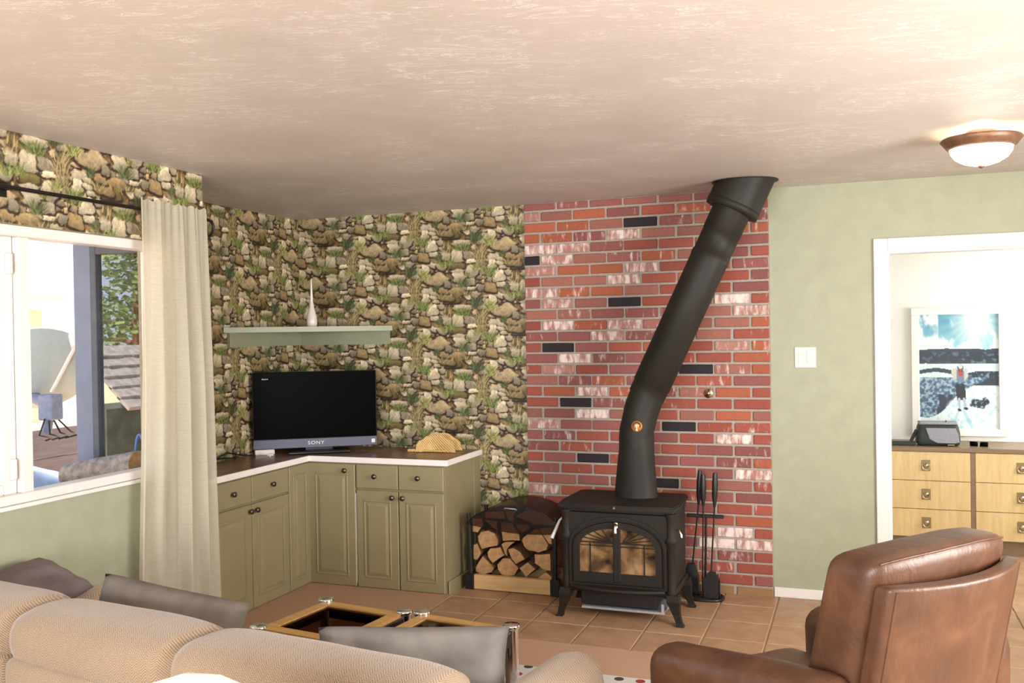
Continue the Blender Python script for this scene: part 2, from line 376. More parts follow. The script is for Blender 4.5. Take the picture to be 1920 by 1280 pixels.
# ------------------------------------------------------------------ printed stone wallpaper (one half-drop repeat, drawn in code)
import numpy as np
PU, PV, PX = .484, .43, .002
TW_, TH_ = round(PU / PX), round(PV / PX)
def wallpaper_tile():
    rng = np.random.default_rng(11)
    img = np.zeros((TW_, TH_, 3))
    def vnoise(n, m):      # tiling value noise
        g = rng.random((n, m)); x = np.arange(TW_) / TW_ * n; y = np.arange(TH_) / TH_ * m
        x0 = x.astype(int) % n; y0 = y.astype(int) % m; fx = (x % 1)[:, None]; fy = (y % 1)[None]; fx = fx * fx * (3 - 2 * fx); fy = fy * fy * (3 - 2 * fy)
        a, b = g[x0][:, y0], g[(x0 + 1) % n][:, y0]; c, d = g[x0][:, (y0 + 1) % m], g[(x0 + 1) % n][:, (y0 + 1) % m]
        return (a * (1 - fx) + b * fx) * (1 - fy) + (c * (1 - fx) + d * fx) * fy
    n1, n2, n3 = vnoise(14, 12), vnoise(40, 34), vnoise(110, 96); gr = .45 * n2 + .55 * n3
    t = np.clip(.55 * n1 + .6 * gr - .15, 0, 1)[..., None]
    img[:] = np.array([62, 44, 24]) * (1 - t) + np.array([172, 140, 94]) * t
    def window(u, v, ru, rv):
        iu = np.arange(int((u - ru) / PX), int((u + ru) / PX) + 2); iv = np.arange(int((v - rv) / PX), int((v + rv) / PX) + 2)
        k = np.floor_divide(iu, TW_); ii = (iu - k * TW_)[:, None] + 0 * iv[None]; jj = (iv[None] - (k * (TH_ // 2))[:, None]) % TH_
        return ii, jj, iu[:, None] * PX - u + 0 * iv[None], iv[None] * PX - v + 0 * iu[:, None]
    def blend(ii, jj, a, col): img[ii, jj] = img[ii, jj] * (1 - a[..., None]) + col * a[..., None]
    def stone(u, v, w, h, b, rot=0, tint=(1, 1, 1), dia=0):
        ph = rng.uniform(0, 6.28, 4); am = rng.uniform(.03, .10, 4)
        for dv, dark in ((-.007, True), (0, False)):
            ii, jj, x, y = window(u, v + dv, w * .75 + .006, h * .75 + .006)
            c, s_ = np.cos(rot), np.sin(rot); X = (x * c + y * s_) / (w / 2); Y = (-x * s_ + y * c) / (h / 2)
            p = 1.25 if dia else 3.2
            r = (np.abs(X) ** p + np.abs(Y) ** p) ** (1 / p); a = np.arctan2(Y, X)
            edge = 1 + sum(am[k] * np.sin((k + 2) * a + ph[k]) for k in range(4)) + .10 * (n3[ii, jj] - .5)
            q = r / edge
            if dark: blend(ii, jj, np.clip((1.16 - q) * 9, 0, 1) * .88, np.array([38, 26, 14.])); continue
            m = np.clip((1 - q) * 10, 0, 1)
            base = np.array([250, 230, 192.]) * b * np.array(tint)
            sh = .80 + .20 * np.clip(Y * .8 + .3, -1, 1) + .32 * (gr[ii, jj] - .5) + .14 * (n1[ii, jj] - .5) - .22 * np.clip(q - .7, 0, 1)
            blend(ii, jj, m, base[None, None] * sh[..., None])
    def tuft(u, v, w, h, n, hue):
        ii, jj, x, y = window(u, v, w * .55, h * .5)
        blend(ii, jj, np.clip(1 - (x / (w * .5)) ** 2 - (y / (h * .45)) ** 2, 0, 1) * .55, np.array([58, 58, 28.]))
        for k in range(n):
            bu, bv = u + rng.uniform(-.38, .38) * w, v + rng.uniform(-.45, .1) * h; L = h * rng.uniform(.30, .62); dx = rng.uniform(-.7, .7) * L + (bu - u) * .8
            cx, cy = bu + dx / 2, bv + L / 2; ii, jj, x, y = window(cx, cy, abs(dx) / 2 + .006, L / 2 + .004)
            tt = np.clip((y + L / 2) / L, 0, 1); d = np.abs(x + dx / 2 - dx * tt ** 1.4)
            m = np.clip(1.5 - d / ((.0024 * 1) * (1.1 - .6 * tt)), 0, 1) * ((y > -L / 2) & (y < L / 2)) * (.55 if hue[0] > 170 else .85)
            col = np.array(hue, float) * rng.uniform(.5, 1.35); blend(ii, jj, m, np.clip(col, 0, 235))
    S = lambda x, y, w, h, b, *a: stone((x - 720) / 1234, (610 - y) / 1326, w * 1.10 / 1234, h * 1.12 / 1326, b, *a)
    for k in range(110): stone(rng.uniform(0, PU), rng.uniform(0, PV), rng.uniform(.022, .07), rng.uniform(.016, .045), rng.uniform(.55, .95), rng.uniform(-.4, .4), (1, rng.uniform(.9, 1), rng.uniform(.78, 1)))
    br = (1, .92, .76); ol = (.92, .88, .62)
    for a in ((830, 75, 160, 52, .84), (790, 188, 128, 108, .86, -.08), (902, 186, 105, 72, .68, -.15), (917, 236, 84, 34, .98, .1), (800, 276, 118, 52, .55, 0, ol), (928, 322, 116, 100, .84),
              (800, 325, 104, 42, .80), (806, 376, 105, 78, .86, .1), (1205, 105, 215, 125, .78, .05, (1, .95, .86), 1), (1112, 215, 104, 62, .82, .1), (1102, 276, 74, 86, .93), (1168, 228, 56, 32, .84),
              (1168, 264, 66, 32, .9, -.2), (1192, 300, 56, 28, .82), (1157, 376, 100, 98, .96, .12), (1243, 345, 56, 44, .8), (905, 420, 86, 64, .72), (912, 476, 70, 28, .92), (1080, 472, 120, 76, .70, -.3, br),
              (1178, 450, 78, 44, .86), (765, 500, 180, 64, .68, .05, br), (900, 552, 70, 44, .95), (955, 530, 78, 50, .74, .3), (1102, 575, 66, 70, .95), (1042, 590, 56, 46, .8), (742, 562, 140, 74, .52, 0, ol),
              (1290, 262, 130, 66, .66, 0, br), (1262, 205, 90, 50, .7, 0, br), (1000, 470, 60, 50, .62), (1290, 470, 80, 70, .82), (1010, 170, 60, 80, .55, .3, br), (1250, 560, 90, 60, .72), (1010, 60, 70, 60, .78), (1300, 150, 60, 60, .62)): S(*a)
    G = (126, 136, 74); Y = (160, 158, 96); Dk = (88, 98, 60); Dr = (186, 164, 116)
    for x, y, w, h, n, c in ((995, 150, 120, 190, 60, Dr), (1000, 260, 90, 130, 40, Dr), (870, 520, 150, 90, 30, Dr), (1240, 250, 120, 90, 30, Dr), (1290, 400, 90, 120, 36, Dr), (830, 112, 140, 88, 70, G), (1072, 338, 125, 110, 80, G), (1082, 78, 90, 78, 46, Y), (960, 292, 76, 84, 40, Y), (842, 430, 100, 90, 54, Dk), (965, 598, 130, 92, 64, Dk),
                          (1082, 622, 96, 84, 48, Y), (1272, 540, 90, 84, 44, G), (958, 32, 110, 70, 50, Dk), (1190, 180, 60, 70, 26, Dk), (740, 240, 70, 90, 36, G), (1215, 480, 70, 60, 30, Dk), (880, 355, 50, 60, 24, Y)): tuft((x - 720) / 1234, (610 - y) / 1326, w / 1234, h / 1326, n, c)
    for k in range(16):
        ii, jj, x, y = window(rng.uniform(0, PU), rng.uniform(0, PV), .006, .006); blend(ii, jj, np.clip(1.4 - np.hypot(x, y) / .0032, 0, 1) * .8, np.array([214, 168, 60.]))
    img = np.clip(img, 0, 255) / 255
    return np.where(img <= .04045, img / 12.92, ((img + .055) / 1.055) ** 2.4)
PAPER = wallpaper_tile()
def paper_at(u, v):
    u = (u + 40 * PU + .14); k = np.floor(u / PU); x = (u - k * PU) / PX; y = ((v + .11 - k * (TH_ // 2) * PX + 400 * PV) / PX) % TH_
    # neighbours across the half-drop edge
    x0 = np.floor(x).astype(int) % TW_; y0 = np.floor(y).astype(int); fx = (x - np.floor(x))[..., None]; fy = (y - y0)[..., None]
    x1 = x0 + 1; wrap = x1 >= TW_; sh = np.where(wrap, TH_ // 2, 0); x1 = x1 % TW_
    y0 = y0 % TH_; y1 = (y0 + 1) % TH_; y0b = (y0 - sh) % TH_; y1b = (y1 - sh) % TH_
    return (PAPER[x0, y0] * (1 - fx) + PAPER[x1, y0b] * fx) * (1 - fy) + (PAPER[x0, y1] * (1 - fx) + PAPER[x1, y1b] * fx) * fy
pt = NT('printed_stone_wallpaper'); pa_ = pt.n('Attribute'); pa_.attribute_name = 'print'
pt.set(Base_Color=pa_.outputs['Color'], Roughness=.48, Specular_IOR_Level=.4)
MT['paper'] = pt.m
def paper_sheet(parent, origin, du, u0, u1, z0, z1, step=.004):
    """flat sheet of wallpaper; du: world direction of u; colours stored per vertex as the print"""
    nu, nv = max(2, round((u1 - u0) / step)), max(2, round((z1 - z0) / step))
    U = np.linspace(u0, u1, nu + 1); V = np.linspace(z0, z1, nv + 1); gu, gv = np.meshgrid(U, V, indexing='ij')
    co = np.zeros((nu + 1, nv + 1, 3)); co[..., 0] = origin[0] + du[0] * gu; co[..., 1] = origin[1] + du[1] * gu; co[..., 2] = gv
    i, j = np.meshgrid(np.arange(nu), np.arange(nv), indexing='ij'); a = (i * (nv + 1) + j).ravel(); b = ((i + 1) * (nv + 1) + j).ravel()
    quads = np.stack([a, b, b + 1, a + 1], 1)
    me = bpy.data.meshes.new('wallpaper'); me.vertices.add(co.size // 3); me.vertices.foreach_set('co', co.ravel())
    me.loops.add(quads.size); me.loops.foreach_set('vertex_index', quads.ravel().astype(np.int32)); me.polygons.add(len(quads)); me.polygons.foreach_set('loop_start', np.arange(0, quads.size, 4, dtype=np.int32))
    me.update(calc_edges=True)
    ca = me.color_attributes.new('print', 'FLOAT_COLOR', 'POINT'); c = np.ones((nu + 1, nv + 1, 4), np.float32); c[..., :3] = paper_at(gu, gv); ca.data.foreach_set('color', c.ravel())
    me.materials.append(MT['paper']); return link('wallpaper', me, parent)

# ------------------------------------------------------------------ the setting
H = 2.42; YB = 5.67; XN = -3.735; XW = -3.119; YJ = 3.88; TH = .13
FT = .008            # top of the floor tiles
YF = 7.57            # far wall of the next room
fl = struct('floor', MB().box(-3.9, 2.75, -2.75, 7.75, -.12, 0), MT['grout'], 'tan tiled floor with pale grout lines')
tile_me = MB().box(-.1515, .1515, -.1515, .1515, 0, FT, .003).mesh('floor_tile', MT['tile'])
TX0, TP = -1.393, .311; TY0 = 4.805
def put_tile(i, j, xlo=-9, xhi=9, ylo=-9, yhi=9):
    x0, x1 = max(TX0 + i * TP + .004, xlo), min(TX0 + (i + 1) * TP - .004, xhi)
    y0, y1 = max(TY0 + j * TP + .004, ylo), min(TY0 + (j + 1) * TP - .004, yhi)
    if x1 - x0 < .03 or y1 - y0 < .03: return
    full = x1 - x0 > .302 and y1 - y0 > .302
    cx, cy = (x0 + x1) / 2, (y0 + y1) / 2
    me = tile_me if full else MB().box(x0 - cx, x1 - cx, y0 - cy, y1 - cy, 0, FT, .003).mesh('floor_tile', MT['tile'])
    link('floor_tile', me, fl, (cx, cy, 0))
for i in range(-3, 13):
    for j in range(-8, 9):
        x = TX0 + (i + .5) * TP; y = TY0 + (j + .5) * TP
        if y > YB + .13 and x < .1: continue
        if j < -1:
            if TX0 + i * TP > .29: put_tile(i, j)
        elif j <= 2 and y < YB: put_tile(i, j, -2.325, 2.6, 4.497, YB - .003) if x < .0 or x > 1.2 else put_tile(i, j)
        elif x > .1: put_tile(i, j)
cp = MB().prism([(XW + .003, -2.6), (.277, -2.6), (.277, 4.492), (-2.33, 4.492), (-2.33, 5.126), (-3.33, 5.126), (-3.33, 3.885), (XW + .003, 3.885)], 'z', .0005, .010)
solo('carpet', cp, MT['carpet'], 'tan fitted carpet between the cabinets and the tiled hearth', 'carpet', kind='stuff')
struct('ceiling', MB().box(-3.9, 2.75, -2.75, 7.75, H, H + .1), MT['ceil'], 'cream trowelled plaster ceiling with glossy streaks')

# back wall: wallpaper (left), green paint (right of the bricks) and the doorway
DX0, DX1, DZ = .150, 1.06, 2.022
wb = MB()
wb.box(XN - TH, -2.0145, YB, YB + TH, 0, H, mi=0).box(-2.0145, DX0, YB, YB + TH, 0, H, mi=1)
wb.box(DX0, DX1, YB, YB + TH, DZ, H, mi=1).box(DX1, 2.75, YB, YB + TH, 0, H, mi=1)
wall_b = struct('wall_back', wb, [MT['backing'], MT['paint']], 'back wall, stone wallpaper left and sage green paint right')
wall_n = struct('wall_nook', MB().box(XN - .09, XN, YJ - TH, YB, 0, H, mi=0).box(XN, XW - TH, YJ - TH, YJ, 0, H, mi=0), [MT['backing']], 'stone wallpapered wall of the corner nook')
# window wall
WY0, WY1, WZ0, WZ1 = .55, 3.56, .946, 2.054; CTZ = .80
wl = MB()
wl.box(XW - TH, XW, -2.75, YJ, 0, WZ0, mi=1).box(XW - TH, XW, -2.75, WY0, WZ0, WZ1, mi=1)
wl.box(XW - TH, XW, WY1, YJ, WZ0, WZ1, mi=0).box(XW - TH, XW, -2.75, YJ, WZ1, H, mi=0)
wall_l = struct('wall_left', wl, [MT['backing'], MT['paint']], 'window wall, stone wallpaper above and sage green below')
paper_sheet(wall_b, (0, YB - .0005), (1, 0), XN + .001, -2.0155, CTZ, H - .0005)
paper_sheet(wall_b, (0, YB - .0005), (1, 0), -2.36, -2.0155, .002, CTZ)
paper_sheet(wall_n, (XN + .0005, 0), (0, 1), YJ + .004, YB - .001, CTZ, H - .0005)
paper_sheet(wall_l, (XW + .0005, 0), (0, 1), .3, YJ - .0005, WZ1 + .002, H - .0005)
paper_sheet(wall_l, (XW + .0005, 0), (0, 1), WY1 + .022, YJ - .0005, WZ0 - .01, WZ1 + .002)
struct('wall_right', MB().box(2.62, 2.75, -2.75, 1.2, 0, H).box(2.62, 2.75, 3.6, 5.95, 0, H).box(2.62, 2.75, 7.35, 7.75, 0, H).box(2.62, 2.75, 5.95, 7.35, 0, .8).box(2.62, 2.75, 5.95, 7.35, 2.2, H).box(2.62, 2.75, 1.2, 3.6, 0, .75).box(2.62, 2.75, 1.2, 3.6, 2.1, H), MT['paint'])
struct('wall_rear', MB().box(-3.3, -2.3, -2.75, -2.62, 0, H).box(1.1, 2.62, -2.75, -2.62, 0, H).box(-2.3, 1.1, -2.75, -2.62, 0, .6).box(-2.3, 1.1, -2.75, -2.62, 2.2, H), MT['paint'])
struct('wall_far', MB().box(-1.5, 2.75, YF, YF + .13, 0, H).box(-1.6, -1.47, YB + TH, YF + .13, 0, H), MT['farwall'], 'bright white wall of the next room')
# unseen rear and right windows, plain frames added around the fill lights
for k, (nm, b) in enumerate((('fill_window_rear', ((-2.3, 1.1), -2.68, (.6, 2.2))), ('fill_window_right', None))):
    fr = MB()
    if b:
        (x0, x1), y, (z0, z1) = b
        for a, c in ((x0, x0 + .05), ((x0 + x1) / 2 - .03, (x0 + x1) / 2 + .03), (x1 - .05, x1)): fr.box(a, c, y - .03, y + .03, z0, z1, .004)
        for a, c in ((z0, z0 + .05), (z1 - .05, z1)): fr.box(x0, x1, y - .028, y + .028, a, c, .004)
    else:
        for a, c in ((1.2, 1.25), (2.37, 2.43), (3.55, 3.6)): fr.box(2.655, 2.715, a, c, .75, 2.1, .004)
        for a, c in ((.75, .80), (2.05, 2.1)): fr.box(2.657, 2.713, 1.2, 3.6, a, c, .004)
    struct(nm, fr, MT['vinyl'])

# brick panel: mortar slab with single bricks in running bond
BX0, BX1, BP, BZ = -2.0145, -.491, .06986, 2.4372
bw = struct('wall_brick', MB().box(BX0, BX1, YB - .022, YB - .0005, 0, H - .001), MT['mortar'], 'old red brick panel behind the wood stove')
BL = (BX1 - BX0) / 7
black = {(2, 3), (5, 0), (9, 3), (13, 1), (15, 5), (18, 1), (20, 4), (23, 2), (25, 4)}
white = {(4, 0): .8, (4, 1): .75, (3, 3): .8, (6, 0): .6, (6, 3): .75, (7, 3): .85, (8, 0): .8, (9, 1): .7, (11, 1): .85, (12, 2): .75, (9, 6): .95, (10, 6): .8, (5, 1): .75, (14, 1): .9, (15, 1): .6, (17, 2): .75, (19, 2): .85, (20, 0): .7, (29, 6): .95, (30, 5): .95, (30, 6): .8, (24, 6): .8, (21, 6): .8, (26, 0): .7, (1, 0): .6, (11, 3): .75, (13, 6): .6}
meshes = {}
rb = random.Random(3)
for r in range(35):
    zt = BZ - r * BP; z0, z1 = max(zt - BP + .0068, .004), min(zt - .0068, H - .004)
    edges = [BX0 + k * BL for k in range(8)] if r % 2 == 0 else [BX0] + [BX0 + (k + .5) * BL for k in range(7)] + [BX1]
    for k in range(len(edges) - 1):
        x0, x1 = edges[k] + (.0068 if k else .001), edges[k + 1] - (.0068 if k < len(edges) - 2 else .001)
        j = rb.uniform(-.003, .003); x0 += j if k else 0; pr = rb.uniform(.012, .017)
        wd, ht = x1 - x0, z1 - z0
        key = (round(wd, 2), round(ht, 3), int(pr * 1000) % 3)
        if key not in meshes:
            b = MB().box(-wd / 2, wd / 2, -.022 - key[2] * .0018, 0, -ht / 2, ht / 2, .004)
            b.v = [(x + rb.uniform(-.0012, .0012), y, z + rb.uniform(-.0012, .0012)) for x, y, z in b.v]
            meshes[key] = b.mesh('brick', MT['brick'])
        o = link('brick', meshes[key], bw, ((x0 + x1) / 2, YB - .006, (z0 + z1) / 2))
        q = rb.random(); low = r / 35
        if (r, k) in black: c = (.024, .016, .019); a = .20
        else:
            if q < .30: c = (.32, .082, .055)
            elif q < .52 - .15 * low: c = (.37, .105, .055)
            elif q < .84: c = (.26, .088, .076)
            else: c = (.31, .12, .09)
            v = rb.uniform(.86, 1.12); c = tuple(x * v for x in c)
            a = rb.choice((.10, .16, .22, .30, .46, .56))
            if (r, k) in white: a = white[(r, k)]; c = (.40, .19, .155)
            if r == 34: c = (.30, .17, .08); a = .2
        o.color = (*c, a)
# baseboard and door trim
struct('baseboard_back', MB().box(BX1 + .004, .078, YB - .013, YB, FT, .066, .003), MT['white'], 'low white baseboard under the green wall')
tr = MB()
tr.box(.082, DX0 + .006, YB - .018, YB, FT, DZ + .069, .004).box(DX1 - .006, DX1 + .068, YB - .018, YB, FT, DZ + .069, .004)
tr.box(DX0 + .006, DX1 - .006, YB - .018, YB, DZ - .006, DZ + .069, .004)
tr.box(DX0, DX0 + .016, YB + .001, YB + TH, FT, DZ).box(DX1 - .016, DX1, YB + .001, YB + TH, FT, DZ).box(DX0 + .016, DX1 - .016, YB + .001, YB + TH, DZ - .016, DZ)
struct('trim_1', tr, MT['white'], 'white casing around the doorway')
tr = MB().box(DX0 + .016, DX0 + .0175, YB + .05, YB + .075, .70, .76)
# window_1: vinyl slider
win = tag(link('window_1', None), 'white vinyl sliding window in the left wall', None, None, 'structure')
x0, x1 = XW - .075, XW + .004
f = MB()
f.box(x0, x1, WY0, WY1, WZ0 + .004, WZ0 + .042, .004).box(x0, x1, WY0, WY1, WZ1 - .046, WZ1 - .002, .004)
f.box(x0, x1, WY0, WY0 + .045, WZ0 + .042, WZ1 - .046, .004).box(x0, x1, WY1 - .045, WY1, WZ0 + .042, WZ1 - .046, .004)
part('window_frame', f, MT['vinyl'], win)
part('window_sill', MB().box(XW - .005, XW + .016, WY0 - .02, WY1 + .02, WZ0 - .014, WZ0 + .003, .003), MT['white'], win)
part('window_mullion', MB().box(XW - .045, XW - .002, 2.768, 2.822, WZ0 + .042, WZ1 - .046, .004), MT['vinyl'], win)
sash = part('sash', MB().box(XW - .07, XW - .03, 2.705, 2.766, WZ0 + .042, WZ1 - .046, .004).box(XW - .07, XW - .03, WY0 + .045, 2.705, WZ0 + .042, WZ0 + .082, .004).box(XW - .07, XW - .03, WY0 + .045, 2.705, WZ1 - .086, WZ1 - .046, .004), MT['vinyl'], win)
for zc in (1.90, 1.085):
    part('sash_latch', MB().rbox((XW - .022, 2.742, zc), (.020, .028, .085), .008, 2), MT['vinyl'], sash)
part('pane', MB().box(XW - .052, XW - .048, WY0 + .04, 2.71, WZ0 + .08, WZ1 - .084), MT['glass'], win)
part('pane', MB().box(XW - .030, XW - .026, 2.815, WY1 - .04, WZ0 + .04, WZ1 - .044), MT['glass'], win)

# ------------------------------------------------------------------ cabinets
CZ = .825; CF = 5.13; CLX = -3.334; CRX = -2.365
def panel_door(x0, x1, z0, z1, t=.018, drawer=False):
    """raised-panel front in local coords: width along x, front towards -y, y=0 is the cabinet face"""
    b = MB().box(x0, x1, -t, 0, z0, z1, .004)
    if not drawer:
        m = .062 if x1 - x0 > .26 else .052
        a0, a1, c0, c1 = x0 + m, x1 - m, z0 + m + .01, z1 - m - .01
        for (u0, u1, w0, w1) in ((a0 - .012, a1 + .012, c1, c1 + .012), (a0 - .012, a1 + .012, c0 - .012, c0), (a0 - .012, a0, c0, c1), (a1, a1 + .012, c0, c1)):
            b.box(u0, u1, -t - .0045, -t + .002, w0, w1, .004)
        g = .018; b.prism([(a0 + .006, c0 + .006), (a1 - .006, c0 + .006), (a1 - .006, c1 - .006), (a0 + .006, c1 - .006)], 'y', -t - .0008, -t + .001)
        vs = [(a0 + .006, -t, c0 + .006), (a1 - .006, -t, c0 + .006), (a1 - .006, -t, c1 - .006), (a0 + .006, -t, c1 - .006)]
        vi = [(a0 + .006 + g, -t - .006, c0 + .006 + g), (a1 - .006 - g, -t - .006, c0 + .006 + g), (a1 - .006 - g, -t - .006, c1 - .006 - g), (a0 + .006 + g, -t - .006, c1 - .006 - g)]
        b.add(vs + vi, [(0, 1, 5, 4), (1, 2, 6, 5), (2, 3, 7, 6), (3, 0, 4, 7), (4, 5, 6, 7)])
    return b
knob_me = MB().lathe([(.006, 0), (.0055, .010), (.0075, .013), (.0150, .017), (.0165, .022), (.0145, .027), (.008, .030), (.0005, .031)], 16, M=Matrix.Rotation(R(90), 4, 'X')).mesh('knob', MT['knob'])
def front(name, parent, x0, x1, z0, z1, knob, drawer=False):
    d = part(name, panel_door(x0, x1, z0, z1, drawer=drawer), MT['cab'], parent)
    if knob: link('knob', knob_me, d, (knob[0], -.018, knob[1]))
    return d
ZD0, ZD1, ZT = .012, .622, .782     # door bottom, door top, drawer top
# left unit: faces +X. local x axis runs along world +Y -> rotz=90deg, local -y = world +x
cl = thing('base_cabinet', 'olive base cabinet by the curtain, two drawers over two doors', 'cabinet', (CLX, 4.135, 0), R(90))
part('body', MB().box(-.245, .748, .001, .398, .0, CZ - .036), MT['cab'], cl)
front('drawer', cl, .004, .372, .634, ZT, (.19, .71), True); front('drawer', cl, .378, .746, .634, ZT, (.565, .71), True)
front('door', cl, .004, .372, ZD0, ZD1, (.345, .585)); front('door', cl, .378, .746, ZD0, ZD1, (.405, .585))
# corner unit with the two narrow folding doors
cc = thing('corner_cabinet', 'olive corner cabinet with two narrow raised-panel doors', 'cabinet', (CLX, CF, 0))
part('body', MB().box(-.398, -.0, -.243, .538, 0, CZ - .036).box(0.001, .352, .001, .538, 0, CZ - .036), MT['cab'], cc)
d = front('door', cc, .012, .350, ZD0, ZT, (.285, .742))
dl = front('door', cc, -.240, -.012, ZD0, ZT, None); dl.rotation_euler = (0, 0, R(90))
part('hinge_strip', MB().box(-.0005, .0095, -.0085, -.0005, ZD0 + .01, ZT - .005).box(.350, .3535, -.012, -.0, ZD0 + .02, .60), MT['edge'], cc, 'white strip in the corner joint')
# right unit
cr = thing('base_cabinet', 'olive base cabinet at the open end of the counter beside the log rack', 'cabinet', (-2.978, CF, 0))
part('body', MB().box(0, .613, .001, .538, 0, CZ - .036).box(.613, .617, .44, .538, 0, CZ - .04), MT['cab'], cr)
front('drawer', cr, .005, .296, .634, ZT, (.14, .712), True); front('drawer', cr, .302, .606, .634, ZT, (.44, .712), True)
front('door', cr, .005, .296, ZD0, ZD1, (.262, .585)); front('door', cr, .302, .606, ZD0, ZD1, (.335, .585))
part('base_moulding', MB().box(.6172, .631, .0, .538, 0, .085, .004), MT['cab'], cr)
# worktop
ct = tag(link('worktop', None), 'L-shaped brown tiled worktop with a white edge', 'worktop')
EX, EY, EXR = CLX + .022, CF - .022, CRX + .022
base = MB().prism([(XN + .004, 3.888), (EX - .012, 3.885), (EX - .012, EY + .012), (EXR - .012, EY + .012), (EXR - .012, YB - .003), (XN + .004, YB - .003)], 'z', CZ - .034, CZ - .006)
part('substrate', base, MT['cgrout'], ct)
ed = MB().box(EX - .012, EX, 3.885, EY + .012, CZ - .034, CZ + .002, .002).box(EX - .012, EXR, EY, EY + .012, CZ - .034, CZ + .002, .002).box(EXR - .012, EXR, EY + .012, YB - .001, CZ - .034, CZ + .002, .002)
part('edge_strip', ed, MT['edge'], ct, 'white painted wooden edge strip')
xs = [XN + .004, EX - .014]; step = .318
yk = [5.118 - .318 * k for k in range(5)]
for k in range(4):
    part('counter_tile', MB().box(-3.53, EX - .016, yk[k + 1] + .003 if k < 3 else 3.89, yk[k] - .003, CZ - .006, CZ, .0015), MT['ctile'], ct)
    part('counter_tile', MB().box(XN + .004, -3.536, yk[k + 1] + .003 if k < 3 else 3.89, yk[k] - .003, CZ - .006, CZ, .0015), MT['ctile'], ct)
xk = [XN + .003, -3.536, -3.318, -3.0, -2.682, EXR - .014]
for k in range(5):
    for y0, y1 in ((5.122, 5.436), (5.442, YB - .003)):
        part('counter_tile', MB().box(xk[k] + .003, xk[k + 1] - .003, y0, y1, CZ - .006, CZ, .0015), MT['ctile'], ct)

# corner shelf
cs = thing('corner_shelf', 'triangular sage green shelf across the corner above the television', 'shelf', (XN, YB, 1.53))
part('board', MB().prism([(.001, -.001), (.001, -.855), (.012, -.862), (.748, -.012), (.742, -.001)], 'z', .092, .126), MT['shelf'], cs)
part('cleat', MB().box(.001, .022, -.815, -.001, 0, .092), MT['shelf'], cs); part('cleat', MB().box(.022, .725, -.022, -.001, 0, .092), MT['shelf'], cs)

# ------------------------------------------------------------------ things on shelf and counter
vz = thing('vase', 'cream bottle-shaped vase with a slender white spire on the corner shelf', 'vase', (-3.44, 5.37, 1.656))
part('body', MB().lathe([(.030, 0), (.034, .006), (.036, .03), (.034, .06), (.026, .095), (.0175, .125), (.013, .150), (.012, .163), (.0105, .165)], 24), MT['porcelain'], vz)
part('spire', MB().lathe([(.0095, .163), (.0085, .20), (.0055, .27), (.003, .318), (.0005, .322)], 12), MT['edge'], vz)
A = R(33.3); tvc = Vector((-3.365, 5.275, CZ + .001)) + Vector((.0, .0, 0))
tv = thing('television', 'flat black television angled across the corner counter', 'television', tvc, A)
TW, TB, TT = .80, .035, .535
part('casing', MB().box(-TW / 2, TW / 2, -.012, .030, TB, TT, .006).rbox((0, .045, .28), (.55, .06, .36), .02, 3), MT['black'], tv)
part('screen', MB().box(-TW / 2 + .006, TW / 2 - .006, -.0145, -.011, TB + .062, TT - .006), MT['gloss'], tv)
bz = part('bezel', MB().box(-TW / 2 + .001, TW / 2 - .001, -.017, -.010, TB + .001, TB + .060, .002), MT['bezel'], tv, 'slate blue strip under the screen')
part('stand', MB().rbox((.02, .01, .009), (.40, .20, .018), .008, 3).box(-.07, .11, .0, .035, .016, .05, .004), MT['black'], tv)
def text(name, body, size, parent, loc, mt, rot=(R(90), 0, 0), sx=1.0):
    cu = bpy.data.curves.new(name, 'FONT'); cu.body = body; cu.size = size; cu.align_x = 'CENTER'; cu.align_y = 'CENTER'; cu.extrude = .0004; cu.space_character = 1.12
    o = bpy.data.objects.new(name, cu); COL.objects.link(o); bpy.context.view_layer.update()
    me = bpy.data.meshes.new_from_object(o); bpy.data.objects.remove(o); me.name = name; me.materials.clear(); me.materials.append(mt)
    q = link(name, me, parent, loc); q.rotation_euler = rot; q.scale = (sx, 1, 1); return q
text('lettering', 'SONY', .030, bz, (0, -.0176, TB + .031), MT['letter'], sx=1.25)
text('lettering', 'BRAVIA', .011, tv, (-.318, -.0149, TT - .045), MT['letter'])
part('sticker', MB().box(.362, .385, -.0178, -.0168, TB + .018, TB + .042), MT['letter'], bz)
# white box, adapter and cables by the television
p = hit(442, 846, 2, CZ)
solo('router_box', MB().box(-.062, .062, -.03, .03, 0, .034, .004), MT['edge'], 'flat white box behind the left end of the television', 'box', (-3.645, 5.10, CZ), R(40))
solo('power_adapter', MB().box(-.018, .018, -.012, .012, .008, .022, .003).cyl((-.004, 0, .0), (-.004, 0, .012), .006, n=10), MT['edge'], 'small white adapter under the television edge', 'adapter', (-3.535, 5.01, CZ), R(20))
cb = MB()
cb.tube([(-3.70, 4.62, CZ + .005), (-3.70, 4.72, CZ + .035), (-3.71, 4.82, CZ + .045), (-3.70, 4.95, CZ + .012), (-3.66, 5.02, CZ + .006)], .004, 8)
cb.tube([(-3.71, 4.50, CZ + .006), (-3.715, 4.62, CZ + .05), (-3.71, 4.74, CZ + .02), (-3.70, 4.88, CZ + .006)], .004, 8)
solo('power_cable', cb, MT['black'], 'black cables curling on the counter left of the television', 'cable')
